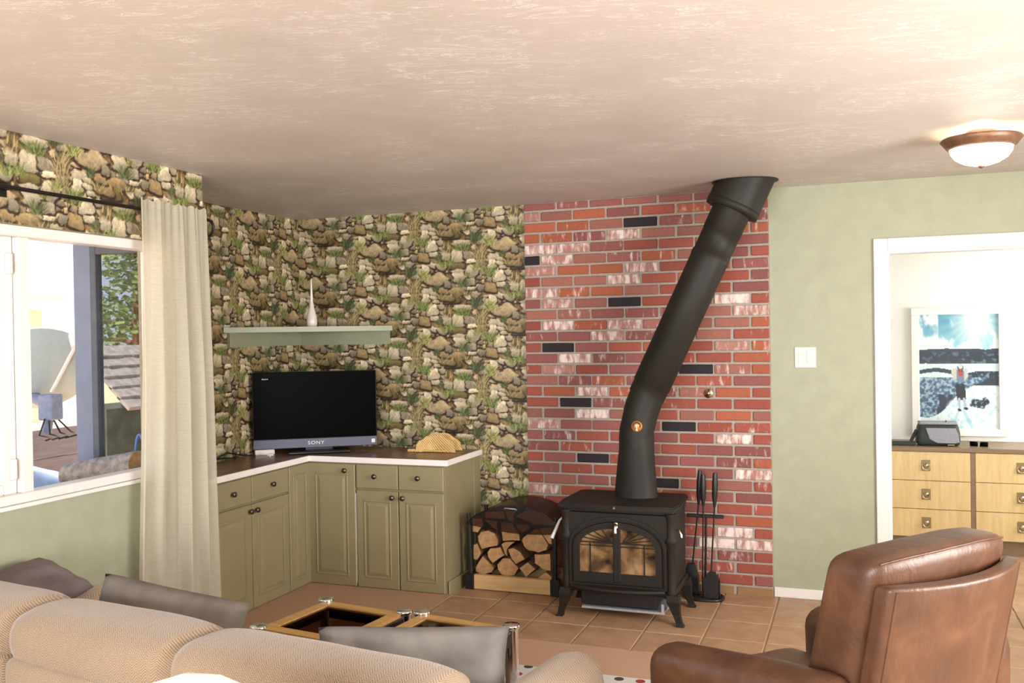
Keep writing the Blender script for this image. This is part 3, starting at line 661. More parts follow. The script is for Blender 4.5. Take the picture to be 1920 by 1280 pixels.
# folded woven straw fan
fn = thing('woven_fan', 'folded golden woven straw fan lying on the tiled counter', 'fan', (-2.585, 5.50, CZ), R(6))
def taco(r, th, side):
    b = MB(); rs = []
    for k in range(15):
        a = math.pi * k / 14; row = []
        for j in range(9):
            q = j / 8; rad = r * (1 - .04 * math.sin(9 * a)) * q
            row.append((-rad * math.cos(a) * 1.25, side * (.012 + .045 * math.sin(q * 1.5) * (1 - .3 * math.sin(a))), .004 + rad * math.sin(a) * .98))
        rs.append(row)
    b.rings(rs, closed=False, caps=False); b.rings([[(x, y + side * th, z) for x, y, z in r_] for r_ in rs], closed=False, caps=False); return b
part('leaf', taco(.112, .003, -1), MT['straw'], fn); part('leaf', taco(.118, .003, 1), MT['straw'], fn)
part('handle', MB().tube([(-.19, -.045, .011), (-.14, -.045, .012), (-.13, -.045, .010), (.06, -.05, .010)], [.011, .011, .007, .006], 10), MT['straw'], fn)

# ------------------------------------------------------------------ wood stove
SX, SY = -1.250, 4.93     # centre x, front leg line; local origin on the floor
st = thing('wood_stove', 'black cast-iron wood stove with arched double glass doors on four legs', 'stove', (SX, SY, FT))
D = .40                   # body depth
b = MB()                  # body: box with a hollow firebox
b.box(-.300, -.262, .015, D, .165, .600).box(.262, .300, .015, D, .165, .600).box(-.262, .262, D - .02, D, .165, .600)
b.box(-.262, .262, .02, D - .02, .165, .20).box(-.262, .262, .02, D - .02, .57, .600)
b.box(-.315, .315, .0, D + .005, .150, .185, .008).box(-.310, .310, .004, D, .588, .612, .006)
part('body', b, MT['iron'], st)
def arch(wd, z0, zs, zt, n=14):
    """flat-arched outline: straight sides z0..zs, elliptical top to zt"""
    return [(-wd, z0), (wd, z0)] + [(wd * math.cos(math.pi * k / n), zs + (zt - zs) * math.sin(math.pi * k / n)) for k in range(n + 1)]
def strip(b, o, i, y0, y1):
    n = len(o); vs = [(p[0], y0, p[1]) for p in o] + [(p[0], y0, p[1]) for p in i] + [(p[0], y1, p[1]) for p in o] + [(p[0], y1, p[1]) for p in i]
    fs = []
    for k in range(n):
        j = (k + 1) % n; fs += [(k, j, n + j, n + k), (2 * n + k, 3 * n + k, 3 * n + j, 2 * n + j), (k, 2 * n + k, 2 * n + j, j), (n + k, n + j, 3 * n + j, 3 * n + k)]
    b.add(vs, fs)
n_ = 14
rect = [(-.300, .185), (.300, .185)] + [(.300 * (1 if k <= 4 else (-1 if k >= 10 else 1 - (k - 4) / 3)), .588) for k in range(n_ + 1)]
fp = MB(); strip(fp, rect, arch(.248, .205, .40, .545), -.004, .022); strip(fp, arch(.272, .190, .41, .573), arch(.258, .200, .40, .558), -.012, .0)
part('front_plate', fp, MT['iron'], st)
for sx in (-1, 1):        # fluted corner columns with a collar
    c = MB().lathe([(.026, .165), (.030, .175), (.026, .19), (.026, .435), (.032, .442), (.034, .455), (.030, .468), (.026, .475), (.026, .575), (.031, .585), (.031, .60)], 16, c=(sx * .292, .014, 0))
    part('column', c, MT['iron'], st)
dp = MB(); strip(dp, arch(.246, .207, .40, .543), arch(.212, .262, .405, .508), -.016, .006)
dp.box(-.020, .020, -.020, .004, .215, .515, .004)
part('door_frame', dp, MT['iron'], st)
for sx in (-1, 1):
    g = MB(); o = [(p[0], p[1]) for p in arch(.212, .262, .405, .508) if sx * p[0] > .0]
    o = [(sx * .019, .262), (sx * .212, .262)] + [(sx * .212 * math.cos(math.pi / 2 * k / 7), .405 + .103 * math.sin(math.pi / 2 * k / 7)) for k in range(8)]
    o[-1] = (sx * .019, .508)
    part('door_glass', MB().prism(o, 'y', -.004, -.001), MT['stoveglass'], st, 'glass door pane with painted tan reflections')
    gr = MB().box(sx * .020, sx * .205, -.011, -.005, .425, .431).box(sx * .148, sx * .154, -.011, -.005, .262, .425).box(sx * .02, sx * .205, -.011, -.005, .408, .412)
    for k in range(1, 5):
        a = math.pi / 2 * k / 5; gr.cyl((sx * .03, -.008, .430), (sx * (.03 + .165 * math.cos(a)), -.008, .430 + .070 * math.sin(a)), .0025, n=6)
    part('door_grille', gr, MT['iron'], st)
tp = []
for k in range(25):
    a = k / 24; tp.append((-.325 + .65 * a, -.030 - .028 * math.sin(math.pi * a)))
top = [(-.325, .02), (-.335, .06), (-.322, .39), (-.29, .425), (.29, .425), (.322, .39), (.335, .06), (.325, .02)][::-1]
outl = tp + top
tb = MB().prism([(x * .97, .2 + (y - .2) * .96) for x, y in outl], 'z', .612, .622).prism(outl, 'z', .622, .634).prism([(x * .985, .2 + (y - .2) * .98) for x, y in outl], 'z', .634, .641)
part('top_plate', tb, MT['iron'], st)
leg_prof = [(.030, .165), (.034, .13), (.026, .10), (.019, .06), (.016, .02), (.020, .004), (.021, 0)]
for sx in (-1, 1):
    for yy, sy in ((.022, -1), (.375, 1)):
        lg = MB(); rs = []
        for k, (r_, z) in enumerate(leg_prof):
            t_ = 1 - z / .165; ox = sx * (.298 + .040 * t_ ** 1.5); oy = yy + sy * .012 * t_
            rs.append([(ox + dx * r_, oy + dy * r_, z) for dx, dy in ((-1, -1), (1, -1), (1, 1), (-1, 1))])
        lg.rings(rs, True, True, 0, False)
        lg.prism([(sx * .30, .165), (sx * .20, .165), (sx * .265, .135), (sx * .30, .07)], 'y', yy - .008, yy + .008)
        part('leg', lg, MT['iron'], st)
lip = MB(); rs = []
for k in range(13):
    a = -1 + k / 6; yv = -.020 - .055 * (1 - a * a)
    rs.append([(a * .262, .01, .192), (a * .262, yv, .190), (a * .262, yv - .004, .178), (a * .262, yv + .01, .166), (a * .262, .01, .166)])
lip.rings(rs, True, True, 0, False); part('ash_lip', lip, MT['iron'], st)
part('ash_drawer', MB().box(-.215, .205, .02, .34, .075, .160, .004), MT['steel'], st)
part('heat_shield', MB().box(-.212, .252, .010, .33, .052, .066, .003).box(.235, .250, .012, .03, .06, .11), MT['zinc'], st, 'galvanised heat shield under the stove')
h = MB().lathe([(.012, 0), (.015, .006), (.010, .012), (.0125, .022), (.013, .030), (.006, .038), (.0005, .040)], 14, c=(0, -.020, .512), M=None)
h.tube([(0, -.018, .530), (0, -.034, .534), (0, -.040, .520), (0, -.040, .490)], [.009, .009, .009, .012], 10)
part('door_knob', h, MT['nickel'], st, 'bright nickel door handle')
part('top_knob', MB().tube([(0, -.045, .628), (0, -.062, .632), (0, -.066, .624)], [.006, .008, .008], 8), MT['nickel'], st)
part('damper_handle', MB().tube([(-.318, .10, .522), (-.340, .09, .532), (-.350, .07, .520), (-.385, .03, .425)], [.006, .007, .007, .011], 10), MT['porcelain'], st, 'cream porcelain side handle')
part('side_handle', MB().tube([(.300, .07, .50), (.325, .06, .508), (.340, .05, .485), (.342, .05, .468)], [.006, .006, .007, .008], 10), MT['nickel'], st)
part('ember_bed', MB().rbox((-.09, .22, .245), (.26, .12, .10), .04, 3).rbox((.12, .24, .24), (.2, .13, .09), .04, 3), MT['bark'], st, 'half-burnt wood behind the glass')
part('liner', MB().box(-.255, .255, D - .024, D - .02, .205, .56).box(-.26, -.256, .03, D - .025, .205, .56).box(.256, .26, .03, D - .025, .205, .56), MT['end'], st, 'tan firebrick lining seen through the glass')

# stove pipe: oval adapter, elbow, leaning pipe, ceiling collar
sp_ = thing('stove_pipe', 'black stove pipe rising from the stove and leaning to the ceiling', 'stove pipe', (-1.205, 5.205, FT + .641))
def ring(c, t, r, n=28, rx=None):
    t = Vector(t).normalized(); a = Vector((0, 1, 0)); a = (a - t * a.dot(t)).normalized(); bb = a.cross(t)
    return [tuple(Vector(c) + r * math.sin(2 * math.pi * k / n) * a + (rx or r) * math.cos(2 * math.pi * k / n) * bb) for k in range(n)]
P0 = Vector((.010, 0, .335)); P1 = hit(1231, 768, 1, 5.215) - sp_.location; PT = Vector((-.585, 5.33, H)) - sp_.location
ad = MB(); ad.rings([ring((0, 0, 0), (0, 0, 1), .085, rx=.127), ring((0, 0, .02), (0, 0, 1), .085, rx=.123), ring((.004, 0, .20), (0, 0, 1), .092, rx=.106), ring((.008, 0, .285), (0, 0, 1), .096, rx=.099)])
ad.box(-.0035, .0035, -.090, -.083, .01, .20)
part('adapter', ad, MT['pipe'], sp_)
dirp = (PT - P1).normalized(); el = MB()
up = Vector((0, 0, 1)); mid = (up + dirp).normalized()
E0 = Vector((.008, 0, .285)); E1 = Vector((.010, 0, .345)); E2 = E1 + mid * .15; E3 = E2 + dirp * .10
el.rings([ring(E0, up, .100), ring(E0 + up * .055, up, .100)]); el.rings([ring(E0 + up * .055, up, .0985), ring(E1 + up * .03, (up + mid).normalized(), .0985), ring(E2 - mid * .015, (mid + mid).normalized(), .0985)])
el.rings([ring(E2 - mid * .015, mid, .1005), ring(E2 + dirp * .02, (mid + dirp).normalized(), .1005), ring(E3, dirp, .1005)])
part('elbow', el, MT['pipe'], sp_)
dirq = (PT - E3).normalized(); L = (PT - E3).length
pm = MB(); pm.rings([ring(E3 - dirq * .02, dirq, .104), ring(E3 + dirq * .05, dirq, .104), ring(E3 + dirq * .052, dirq, .1075), ring(E3 + dirq * .84, dirq, .1075)])
part('lower_pipe', pm, MT['pipe'], sp_)
pm = MB(); pm.rings([ring(E3 + dirq * .83, dirq, .110), ring(E3 + dirq * .86, dirq, .110), ring(E3 + dirq * .862, dirq, .1055), ring(E3 + dirq * .99, dirq, .1055), ring(E3 + dirq * .992, dirq, .108), ring(E3 + dirq * (L - .02), dirq, .108)])
pm.tube([E3 + dirq * .90 + Vector((-.108, -.01, 0)), E3 + dirq * .93 + Vector((-.03, -.108, 0)), E3 + dirq * .97 + Vector((.09, -.06, 0))], .0025, 6)
part('upper_pipe', pm, MT['pipe'], sp_)
cl_ = MB()
def cut(ringpts): return ringpts
def proj_ceiling(r):
    out = []
    base_ = ring(PT - dirq * .17, dirq, r)
    for p in base_:
        p = Vector(p); k = (PT.z - .002 - p.z) / dirq.z; out.append(tuple(p + dirq * k))
    return base_, out
lo, hi = proj_ceiling(.150)
lo = ring(PT - dirq * .185, dirq, .150); lo_in = ring(PT - dirq * .185, dirq, .112)
lo2 = ring(PT - dirq * .145, dirq, .1535)
hi = [tuple(Vector(p) + dirq * ((PT.z - .002 - p[2]) / dirq.z)) for p in lo]
cl_.rings([lo_in, lo, ring(PT - dirq * .15, dirq, .153), ring(PT - dirq * .147, dirq, .148)], caps=False)
rs = [ring(PT - dirq * .147, dirq, .150), [tuple(Vector(p) * .5 + Vector(q) * .5) for p, q in zip(lo, hi)], hi]
cl_.rings(rs, caps=False)
flr = [tuple(PT + Vector((0, 0, -.003)) + (Vector(p) - PT) * 1.10) for p in hi]; flr = [(p[0], p[1], PT.z - .002) for p in flr]
cl_.rings([[(p[0], p[1], PT.z - .006) for p in hi], [(p[0], p[1], PT.z - .006) for p in flr], flr], caps=False)
part('ceiling_collar', cl_, MT['pipe'], sp_)
# magnetic thermometer on the elbow
tp_ = hit(1194, 799, 1, 5.10)
tm = thing('stove_thermometer', 'round orange-brass thermometer stuck to the stove pipe', 'thermometer', tp_, R(12))
Mx = Matrix.Rotation(R(90), 4, 'X')
part('dial', MB().lathe([(.0005, 0), (.031, 0), (.031, .005), (.0005, .006)], 24, M=Mx), simple('copper_dial', (.62, .26, .06), .35, .5), tm)
part('band', MB().tube([(.019 * math.cos(R(a)), -.007, .004 + .019 * math.sin(R(a))) for a in range(-30, 211, 20)], .0035, 6), MT['black'], tm)
part('pointer', MB().box(-.006, .006, -.010, -.005, -.026, -.014, .002).box(-.0015, .0015, -.009, -.006, -.014, .010), MT['nickel'], tm)

# brass plate on the bricks
solo('valve_plate', MB().lathe([(.0005, 0), (.030, 0), (.027, .004), (.012, .006), (.010, .014), (.0005, .015)], 18, M=Mx), MT['brass'], 'small round brass plate on the bricks right of the pipe', 'wall plate', hit(1328, 737, 1, YB - .03) )

# ------------------------------------------------------------------ log rack
RY = 5.30
rk = thing('log_rack', 'black steel log rack with a pine front board and a black cover', 'log rack', (-2.003, RY, FT))
xl, xr = -.307, .305
part('front_board', MB().box(xl + .058, xr - .052, -.022, .016, .004, .092, .003), MT['pine'], rk, 'pale pine front board')
part('rear_board', MB().box(xl + .058, xr - .052, .27, .30, .004, .092, .003), MT['pine'], rk)
for x, s_ in ((xl, 1), (xr, -1)):
    part('foot', MB().box(x, x + s_ * .058, -.026, .020, 0, .098, .004).box(x, x + s_ * .058, .265, .305, 0, .098, .004).box(x + s_ * .008, x + s_ * .05, .02, .27, .0, .03), MT['steel'], rk)
    for yy in (-.004, .285): part('post', MB().cyl((x + s_ * .032, yy, .09), (x + s_ * .026, yy, .375), .0145, n=14).cyl((x + s_ * .026, yy, .372), (x + s_ * .022, yy, .468), .0125, n=14), MT['steel'], rk)
cv = MB(); rs = []; ap = MB(); ra = []
for k in range(17):
    a = k / 16; x = xl + .010 + (xr - xl - .014) * a; arc = math.sin(math.pi * a) ** .8
    zc = .415 + .015 * a + .115 * arc
    rs.append([(x, y, zc) for y in (-.012, .06, .15, .24, .31)])
    zb = .405 - .030 * math.sin(math.pi * a * .9) - .022 * a
    ra.append([(x, -.013 - .004 * math.sin(9 * a), zc), (x, -.020, (zc * .6 + zb * .4)), (x, -.021, zb)])
cv.rings(rs, closed=False, caps=False); cv.rings(ra, closed=False, caps=False)
part('cover', cv, MT['cover'], rk, 'dark see-through vinyl cover over the logs')
part('cover_handle', MB().tube([(-.04, -.016, .508), (-.035, -.028, .516), (.035, -.028, .514), (.04, -.016, .506)], .004, 8), MT['zinc'], rk)
polys = [
 ([(135, 380), (235, 385), (245, 450), (190, 525), (140, 515)], 'wedge of split firewood beside the left post, upper row of the rack'),
 ([(250, 395), (385, 410), (390, 505), (345, 480), (300, 430)], 'thin triangular split log in the top row of the rack'),
 ([(420, 420), (530, 425), (600, 520), (610, 605), (440, 610), (425, 500)], 'square split log in the middle of the upper row of the rack'),
 ([(575, 440), (700, 445), (715, 475), (640, 525), (595, 500)], 'small dark log right of the square one in the top row'),
 ([(190, 560), (220, 515), (300, 500), (360, 530), (395, 600), (390, 655), (230, 690), (205, 640)], 'pale half-round log in the left middle of the rack'),
 ([(630, 610), (640, 575), (760, 485), (800, 490), (900, 650), (880, 700), (800, 725), (700, 705), (650, 660)], 'largest half-round log, right middle of the rack'),
 ([(285, 720), (315, 680), (420, 670), (460, 750), (340, 830), (290, 760)], 'brown four-sided log under the pale half-round one'),
 ([(425, 640), (470, 615), (560, 615), (482, 690), (486, 760), (465, 745)], 'narrow split log in the centre of the rack'),
 ([(490, 690), (545, 675), (620, 720), (665, 790), (570, 840), (530, 790)], 'light grey weathered split log in the centre of the rack'),
 ([(150, 640), (185, 630), (225, 730), (180, 800), (150, 790)], 'log touching the left post in the lower half of the rack'),
 ([(165, 880), (240, 755), (355, 880), (330, 920), (240, 950), (170, 910)], 'triangular log at the bottom left of the rack'),
 ([(385, 840), (440, 780), (510, 780), (600, 880), (560, 950), (480, 970), (420, 940), (390, 890)], 'rounded log in the middle of the bottom row'),
 ([(605, 880), (690, 820), (770, 890), (675, 975)], 'small diamond-shaped log in the bottom row'),
 ([(755, 740), (915, 735), (920, 910), (840, 890), (760, 830)], 'broad log beside the right post, below the largest log'),
 ([(780, 985), (870, 918), (930, 965), (925, 1015), (790, 1005)], 'little log in the bottom right corner of the rack'),
 ([(800, 478), (930, 470), (930, 640), (905, 640), (840, 540)], 'log behind the right post above the broad one'),
 ([(262, 325), (448, 308), (470, 385), (262, 376)], 'dark log under the left half of the black cover'),
 ([(560, 360), (690, 290), (890, 345), (930, 455), (740, 440)], 'dark log under the right half of the black cover'),
 ([(466, 310), (590, 296), (550, 350), (550, 425), (494, 405)], 'dark wedge under the middle of the black cover')]
rl = random.Random(5)
for poly, lab in polys:
    yf = RY + rl.uniform(.019, .034); pw = [hit(860 + x * .18755, 900 + y * .18755, 1, yf) for x, y in poly]
    c = sum(pw, Vector()) / len(pw); root = Vector((c.x, yf, min(p.z for p in pw)))
    q = [(p.x - root.x, p.z - root.z) for p in pw]; lb = MB(); cxz = (sum(a for a, _ in q) / len(q), sum(b_ for _, b_ in q) / len(q))
    L_ = rl.uniform(.20, .228)
    fine = []
    for k in range(len(q)):
        a, b_ = q[k], q[(k + 1) % len(q)]; fine += [a, ((a[0] + b_[0]) / 2 + rl.uniform(-.003, .003), (a[1] + b_[1]) / 2 + rl.uniform(-.003, .003))]
    rs = [[(cxz[0] + (a - cxz[0]) * s_, y, cxz[1] + (b_ - cxz[1]) * s_) for a, b_ in fine] for y, s_ in ((0, .96), (.006, 1), (L_, .97))]
    lb.rings(rs, True, False, 0, False); n = len(fine)
    lb.add(rs[0], [list(range(n))[::-1]], 1); lb.add(rs[-1], [list(range(n))], 1)
    solo('split_log', lb, [MT['bark'], MT['end']], lab, 'firewood', root, group='split logs in the rack')

# ------------------------------------------------------------------ fireplace tools
fx, fy = -.868, 5.50
ft = thing('tool_stand', 'black iron fireplace tool stand on an oval base beside the stove', 'tool stand', (fx, fy, FT))
part('base', MB().tube([(.105 * math.copysign(abs(math.cos(R(a))) ** .6, math.cos(R(a))) + .0, .075 * math.copysign(abs(math.sin(R(a))) ** .8, math.sin(R(a))), .010) for a in range(0, 361, 15)], .009, 8).box(-.10, .10, -.008, .008, .004, .016), MT['steel'], ft)
part('pole', MB().cyl((0, 0, .01), (.012, 0, .49), .007, n=10), MT['steel'], ft)
part('hook_bar', MB().box(-.10, .115, -.010, .010, .478, .498, .004), MT['steel'], ft)
def tool(name, label, x, y, lean, hz, hl, kind):
    t = thing(name, label, 'fire tool', (fx + x, fy + y, FT + .02))
    part('rod', MB().cyl((0, 0, .10 if kind != 'poker' else .02), (lean, 0, hz), .0048, n=8), MT['steel'], t)
    part('handle', MB().tube([(lean, 0, hz), (lean * 1.05, 0, hz + hl * .3), (lean * 1.15, 0, hz + hl * .7), (lean * 1.2, 0, hz + hl)], [.007, .016, .0175, .012], 12), MT['steel'], t)
    if kind == 'shovel':
        part('blade', MB().prism([(-.045, 0), (.052, 0), (.050, .105), (.03, .155), (-.005, .158), (-.038, .11)], 'y', -.012, -.006).box(-.045, -.040, -.012, .02, 0, .11).box(.047, .052, -.012, .02, 0, .11), MT['steel'], t)
    if kind == 'brush':
        part('bristles', MB().rings([[(x_ * s_, y_ * s_, z) for x_, y_ in ((-.05, -.03), (.05, -.03), (.05, .03), (-.05, .03))] for z, s_ in ((0, 1.0), (.10, .85), (.175, .45), (.18, .3))], True, True, 0, False), MT['black'], t)
    return t
tool('fire_brush', 'black hearth brush on the tool stand, nearest the stove', -.085, .03, .050, .53, .20, 'brush')
tool('fire_poker', 'black poker in the middle of the tool stand', -.012, -.022, .012, .53, .185, 'poker')
tool('fire_shovel', 'black ash shovel on the right of the tool stand', .040, -.038, .028, .53, .20, 'shovel')

# ------------------------------------------------------------------ wall switch, ceiling lamp
sw = thing('light_switch', 'ivory double rocker switch plate on the green wall', 'light switch', (-.294, YB, 1.421))
part('plate', MB().box(-.060, .060, -.006, 0, -.060, .060, .002), MT['plastic'], sw)
for x in (-.023, .023): part('rocker', MB().box(x - .0165, x + .0165, -.0085, -.004, -.034, .034, .0015), MT['plastic'], sw)
def lamp(label, loc, power, emit, cat='ceiling light'):
    t = thing('ceiling_light', label, cat, loc)
    part('canopy', MB().lathe([(.06, 0), (.06, -.03), (.05, -.034)], 24), MT['cork'], t)
    part('rim', MB().lathe([(.10, -.026), (.155, -.028), (.161, -.036), (.150, -.050), (.138, -.066), (.128, -.074), (.122, -.072)], 40, caps=False), MT['cork'], t, 'mottled bronze rim')
    gm = NT('lit_frosted_glass'); gm.set(Base_Color=(.9, .87, .8), Emission_Color=(1, .90, .72), Emission_Strength=emit, Roughness=.4)
    part('glass_bowl', MB().lathe([(.125, -.068), (.120, -.090), (.103, -.114), (.07, -.134), (.035, -.144), (.0005, -.147)], 40, caps=False), gm.m, t)
    part('finial', MB().lathe([(.0005, -.144), (.013, -.146), (.012, -.152), (.004, -.158), (.0005, -.158)], 16), MT['cork'], t)
    l = bpy.data.lights.new('bulb', 'POINT'); l.energy = power; l.color = (1, .80, .52); l.shadow_soft_size = .05
    lo_ = bpy.data.objects.new('bulb', l); COL.objects.link(lo_); lo_.parent = t; lo_.location = (0, 0, -.040); l.shadow_soft_size = .02
    return t
lamp('bronze-rimmed dome ceiling light glowing near the doorway', (.499, 4.43, H), 30, 10.0)
lamp('unseen dome ceiling light added in the bright next room', (1.6, 6.7, H), 60, 8.0)  # out-of-view lamp added to light the next room

# ------------------------------------------------------------------ coffee tables, rug
CT = .010
def table(label, c, rz):
    t = thing('coffee_table', label, 'coffee table', (c[0], c[1], c[2]), rz, 'pair of square glass-topped tables')
    h_ = .215; ZT_ = .372
    for sx in (-1, 1):
        for sy in (-1, 1):
            p_ = part('post', MB().lathe([(.030, 0), (.030, .378)], 20, c=(sx * h_, sy * h_, 0)), MT['chrome'], t)
            part('cap', MB().lathe([(.034, .378), (.036, .381), (.036, .392), (.033, .396), (.0005, .397)], 20, c=(sx * h_, sy * h_, 0)), MT['chrome'], p_)
    for k in range(4):
        M = Matrix.Rotation(k * math.pi / 2, 4, 'Z')
        part('apron', MB().box(-h_ + .02, h_ - .02, -h_ - .012, -h_ + .012, ZT_ - .060, ZT_ - .002, .003, M=M), MT['steel'], t)
        part('frame_rail', MB().prism([(-h_ + .0, -h_ + .0), (h_ - .0, -h_ + .0), (h_ - .052, -h_ + .052), (-h_ + .052, -h_ + .052)], 'z', ZT_ - .004, ZT_ + .012, M=M), MT['oak'], t)
    part('glass_top', MB().box(-h_ + .050, h_ - .050, -h_ + .050, h_ - .050, ZT_ - .002, ZT_ + .006), MT['smoke'], t, 'smoked glass panel')
    part('lower_shelf', MB().box(-h_ + .02, h_ - .02, -h_ + .02, h_ - .02, .085, .10), MT['walnut'], t)
    return t
table('square oak-framed glass table with chrome posts, nearer the cabinets', (-2.092, 3.385, CT), R(-7.5))
table('square oak-framed glass table with chrome posts, nearer the stove', (-1.575, 3.318, CT + .008), R(-7.5))
solo('rug', MB().box(-.54, .54, -.60, .60, 0, .008, .003), MT['rug'], 'white rug with small dark red motifs in front of the sofa', 'rug', (-1.28, 3.52, CT))

# ------------------------------------------------------------------ sofa (seen from behind)
SA = R(-7.9)
so = thing('sofa', 'tan herringbone sofa seen from behind with three pillowy back cushions', 'sofa', (-1.65, 2.06, CT), SA)
def nz(p, s_=1.0): return noise.noise(Vector(p) * s_)
part('frame', MB().rbox((-.31, .40, .22), (2.16, .82, .34), .05, 4).rbox((-.365, .055, .33), (2.12, .16, .56), .05, 6), MT['tweed'], so)
for x0, x1 in ((-1.44, -.84), (-.84, -.14), (-.14, .71)):
    wd = x1 - x0 - .004
    rs = []
    for i in range(33):
        e = -1 + i / 16; xx = (x0 + x1) / 2 + wd / 2 * e; k = (1 - abs(e) ** 7 * .16) if abs(e) < .999 else .55
        rs.append([(xx, .085 + .150 * k * math.copysign(abs(math.cos(t_)) ** .72, math.cos(t_)) + .006 * nz((xx * 5, t_, 2)), (.655 if x0 > -1 else .66) + .098 * k * math.copysign(abs(math.sin(t_)) ** .80, math.sin(t_)) + .005 * nz((xx * 4, t_ * 2, 9))) for t_ in [2 * math.pi * j / 28 for j in range(28)]])
    part('back_cushion', MB().rings(rs), MT['tweed'], so)
    def puff2(x, y, z, wd=wd, s_=x0):
        e = abs(2 * x / wd); return (x, y * (1 - .12 * e ** 5) + .004 * nz((x * 5 + s_, 2, z * 6)), z)
    part('back_panel', MB().rbox(((x0 + x1) / 2, -.020, .42), (wd, .10, .38), .035, 8, puff2), MT['tweed'], so)
for x0, x1 in ((-1.12, -.53), (-.53, .06), (.06, .63)):
    part('seat_cushion', MB().rbox(((x0 + x1) / 2, .49, .335), (x1 - x0 - .006, .62, .14), .06, 5), MT['tweed'], so)
for xc, aw in ((-1.255, .25), (.735, .19)):
    def arm(x, y, z): return (x, y, z + (.02 * math.cos(y * 3) if z > 0 else 0))
    part('arm', MB().rbox((xc, .42, .315), (aw, .80, .58), aw / 2, 6, arm), MT['tweed'], so)
# pillows
def pillow(name, mt, label, W_, H_, T_, M, seed, seam=False):
    b = MB(); n = 22; top = []; bot = []
    for i in range(n + 1):
        rt = []; rb_ = []
        for j in range(n + 1):
            u, v = -1 + 2 * i / n, -1 + 2 * j / n
            x = W_ / 2 * u * (1 - .05 * (1 - v * v)); y = H_ / 2 * v * (1 - .05 * (1 - u * u)) * (1 - .05 * abs(u * v) ** 6)
            th = T_ / 2 * (max(0, (1 - u * u) * (1 - v * v))) ** .33
            wv = .016 * nz((x * 9 + seed, y * 9, 1)) + .008 * nz((x * 22, y * 22, seed))
            ew = (1 - abs(u) ** 8) * (1 - abs(v) ** 8)
            rt.append((x, y, th + wv * ew)); rb_.append((x, y, -th + wv * ew * .4))
        top.append(rt); bot.append(rb_)
    vs = [p for r_ in top for p in r_]; fs = []; m_ = n + 1; idb = {}
    for i in range(m_):
        for j in range(m_):
            if i in (0, n) or j in (0, n): idb[(i, j)] = i * m_ + j
            else: idb[(i, j)] = len(vs); vs.append(bot[i][j])
    for i in range(n):
        for j in range(n):
            fs.append([i * m_ + j, (i + 1) * m_ + j, (i + 1) * m_ + j + 1, i * m_ + j + 1]); fs.append([idb[(i, j)], idb[(i, j + 1)], idb[(i + 1, j + 1)], idb[(i + 1, j)]])
    b.add(vs, fs, 0, True)
    o = solo(name, b, mt, label, 'pillow', group='throw pillows on the sofa'); o.matrix_world = M; return o
def sofa_pt(u, v, z): return Vector((-1.65 + .9905 * u + .1374 * v, 2.06 - .1374 * u + .9905 * v, z))
def pose(c, ru, lean, tilt=0.0): return Matrix.Translation(c) @ Matrix.Rotation(SA + ru, 4, 'Z') @ Matrix.Rotation(tilt, 4, 'Y') @ Matrix.Rotation(R(90) + lean, 4, 'X')
pillow('pillow', MT['suede'], 'brown-grey suede pillow leaning on the left half of the sofa back', .58, .31, .19, pose(sofa_pt(-.61, .37, .600), R(12), R(-14), R(7)), 1)
pillow('pillow', MT['suede2'], 'silver-grey suede pillow at the right end of the sofa', .56, .31, .14, pose(sofa_pt(.375, .40, .592), R(29), R(-12), R(1)), 4)
pillow('pillow', MT['plum'], 'plum-grey pillow in the far left corner of the sofa', .32, .28, .10, pose(sofa_pt(-1.335, .39, .672), R(2), R(-82), R(14)), 9)

# white chair back close to the camera at the bottom edge of the picture
wc = thing('slipcovered_chair', 'white upholstered chair whose back top shows at the bottom edge', 'chair', tuple(hit(372, 1262, 2, .985).xy) + (CT,), R(8))
WH = MT['white']
fab = simple('white_slipcover', (.86, .82, .74), .9, var=.03, scale=20)
part('backrest', MB().rbox((0, 0, .74), (.42, .09, .47), .045, 5, lambda x, y, z: (x, y, z - .10 * (x / .2) ** 2 * (1 if z > 0 else 0))), fab, wc)
part('seat', MB().rbox((0, -.24, .45), (.44, .46, .09), .035, 4), fab, wc)
for sx in (-.18, .18):
    for yy in (-.42, -.02): part('leg', MB().box(sx - .018, sx + .018, yy - .018, yy + .018, 0, .52 if yy > -.1 else .41, .004), MT['walnut'], wc)

# ------------------------------------------------------------------ leather armchair
ac = thing('armchair', 'brown leather recliner armchair facing the stove, seen from behind', 'armchair', (.239, 2.662, CT), R(141.7))
def shell(x, y, z):      # leaning panel, bowed to the rear; local centre z = .57
    return (x - z * .20 - .07 * (1 - (2 * y / .56) ** 2), y, z)
part('back_shell', MB().rbox((.101, 0, .57), (.050, .56, .74), .012, 14, shell), MT['leather'], ac)
for s_ in (-1, 1):
    part('welt', MB().tube([tuple(Vector(shell(-.0245, s_ * .262, z)) + Vector((.101, 0, .57))) for z in [-.36 + .06 * k for k in range(13)]], .0035, 6), MT['leather'], ac)
def bcush(x, y, z):
    e = abs(2 * y / .58); k = 1 - .06 * e ** 6
    return (x * k - z * .24 - .045 * (1 - e ** 2) + .005 * nz((x * 8, y * 6, z * 7)), y, z * (1 - .03 * e ** 5) + .005 * nz((y * 7, z * 6, 5)) + (.018 * (1 - e ** 2) if z > 0 else 0))
bc = part('back_cushion', MB().rbox((.180, 0, .74), (.165, .58, .52), .042, 12, bcush), MT['leather'], ac)
wl_ = MB().tube([(bcush(-.072, y, .248)[0] + .180, y, bcush(-.072, y, .248)[2] + .742) for y in [-.262 + .0262 * k for k in range(21)]], .003, 6)
part('cushion_seam', wl_, MT['leather'], bc)
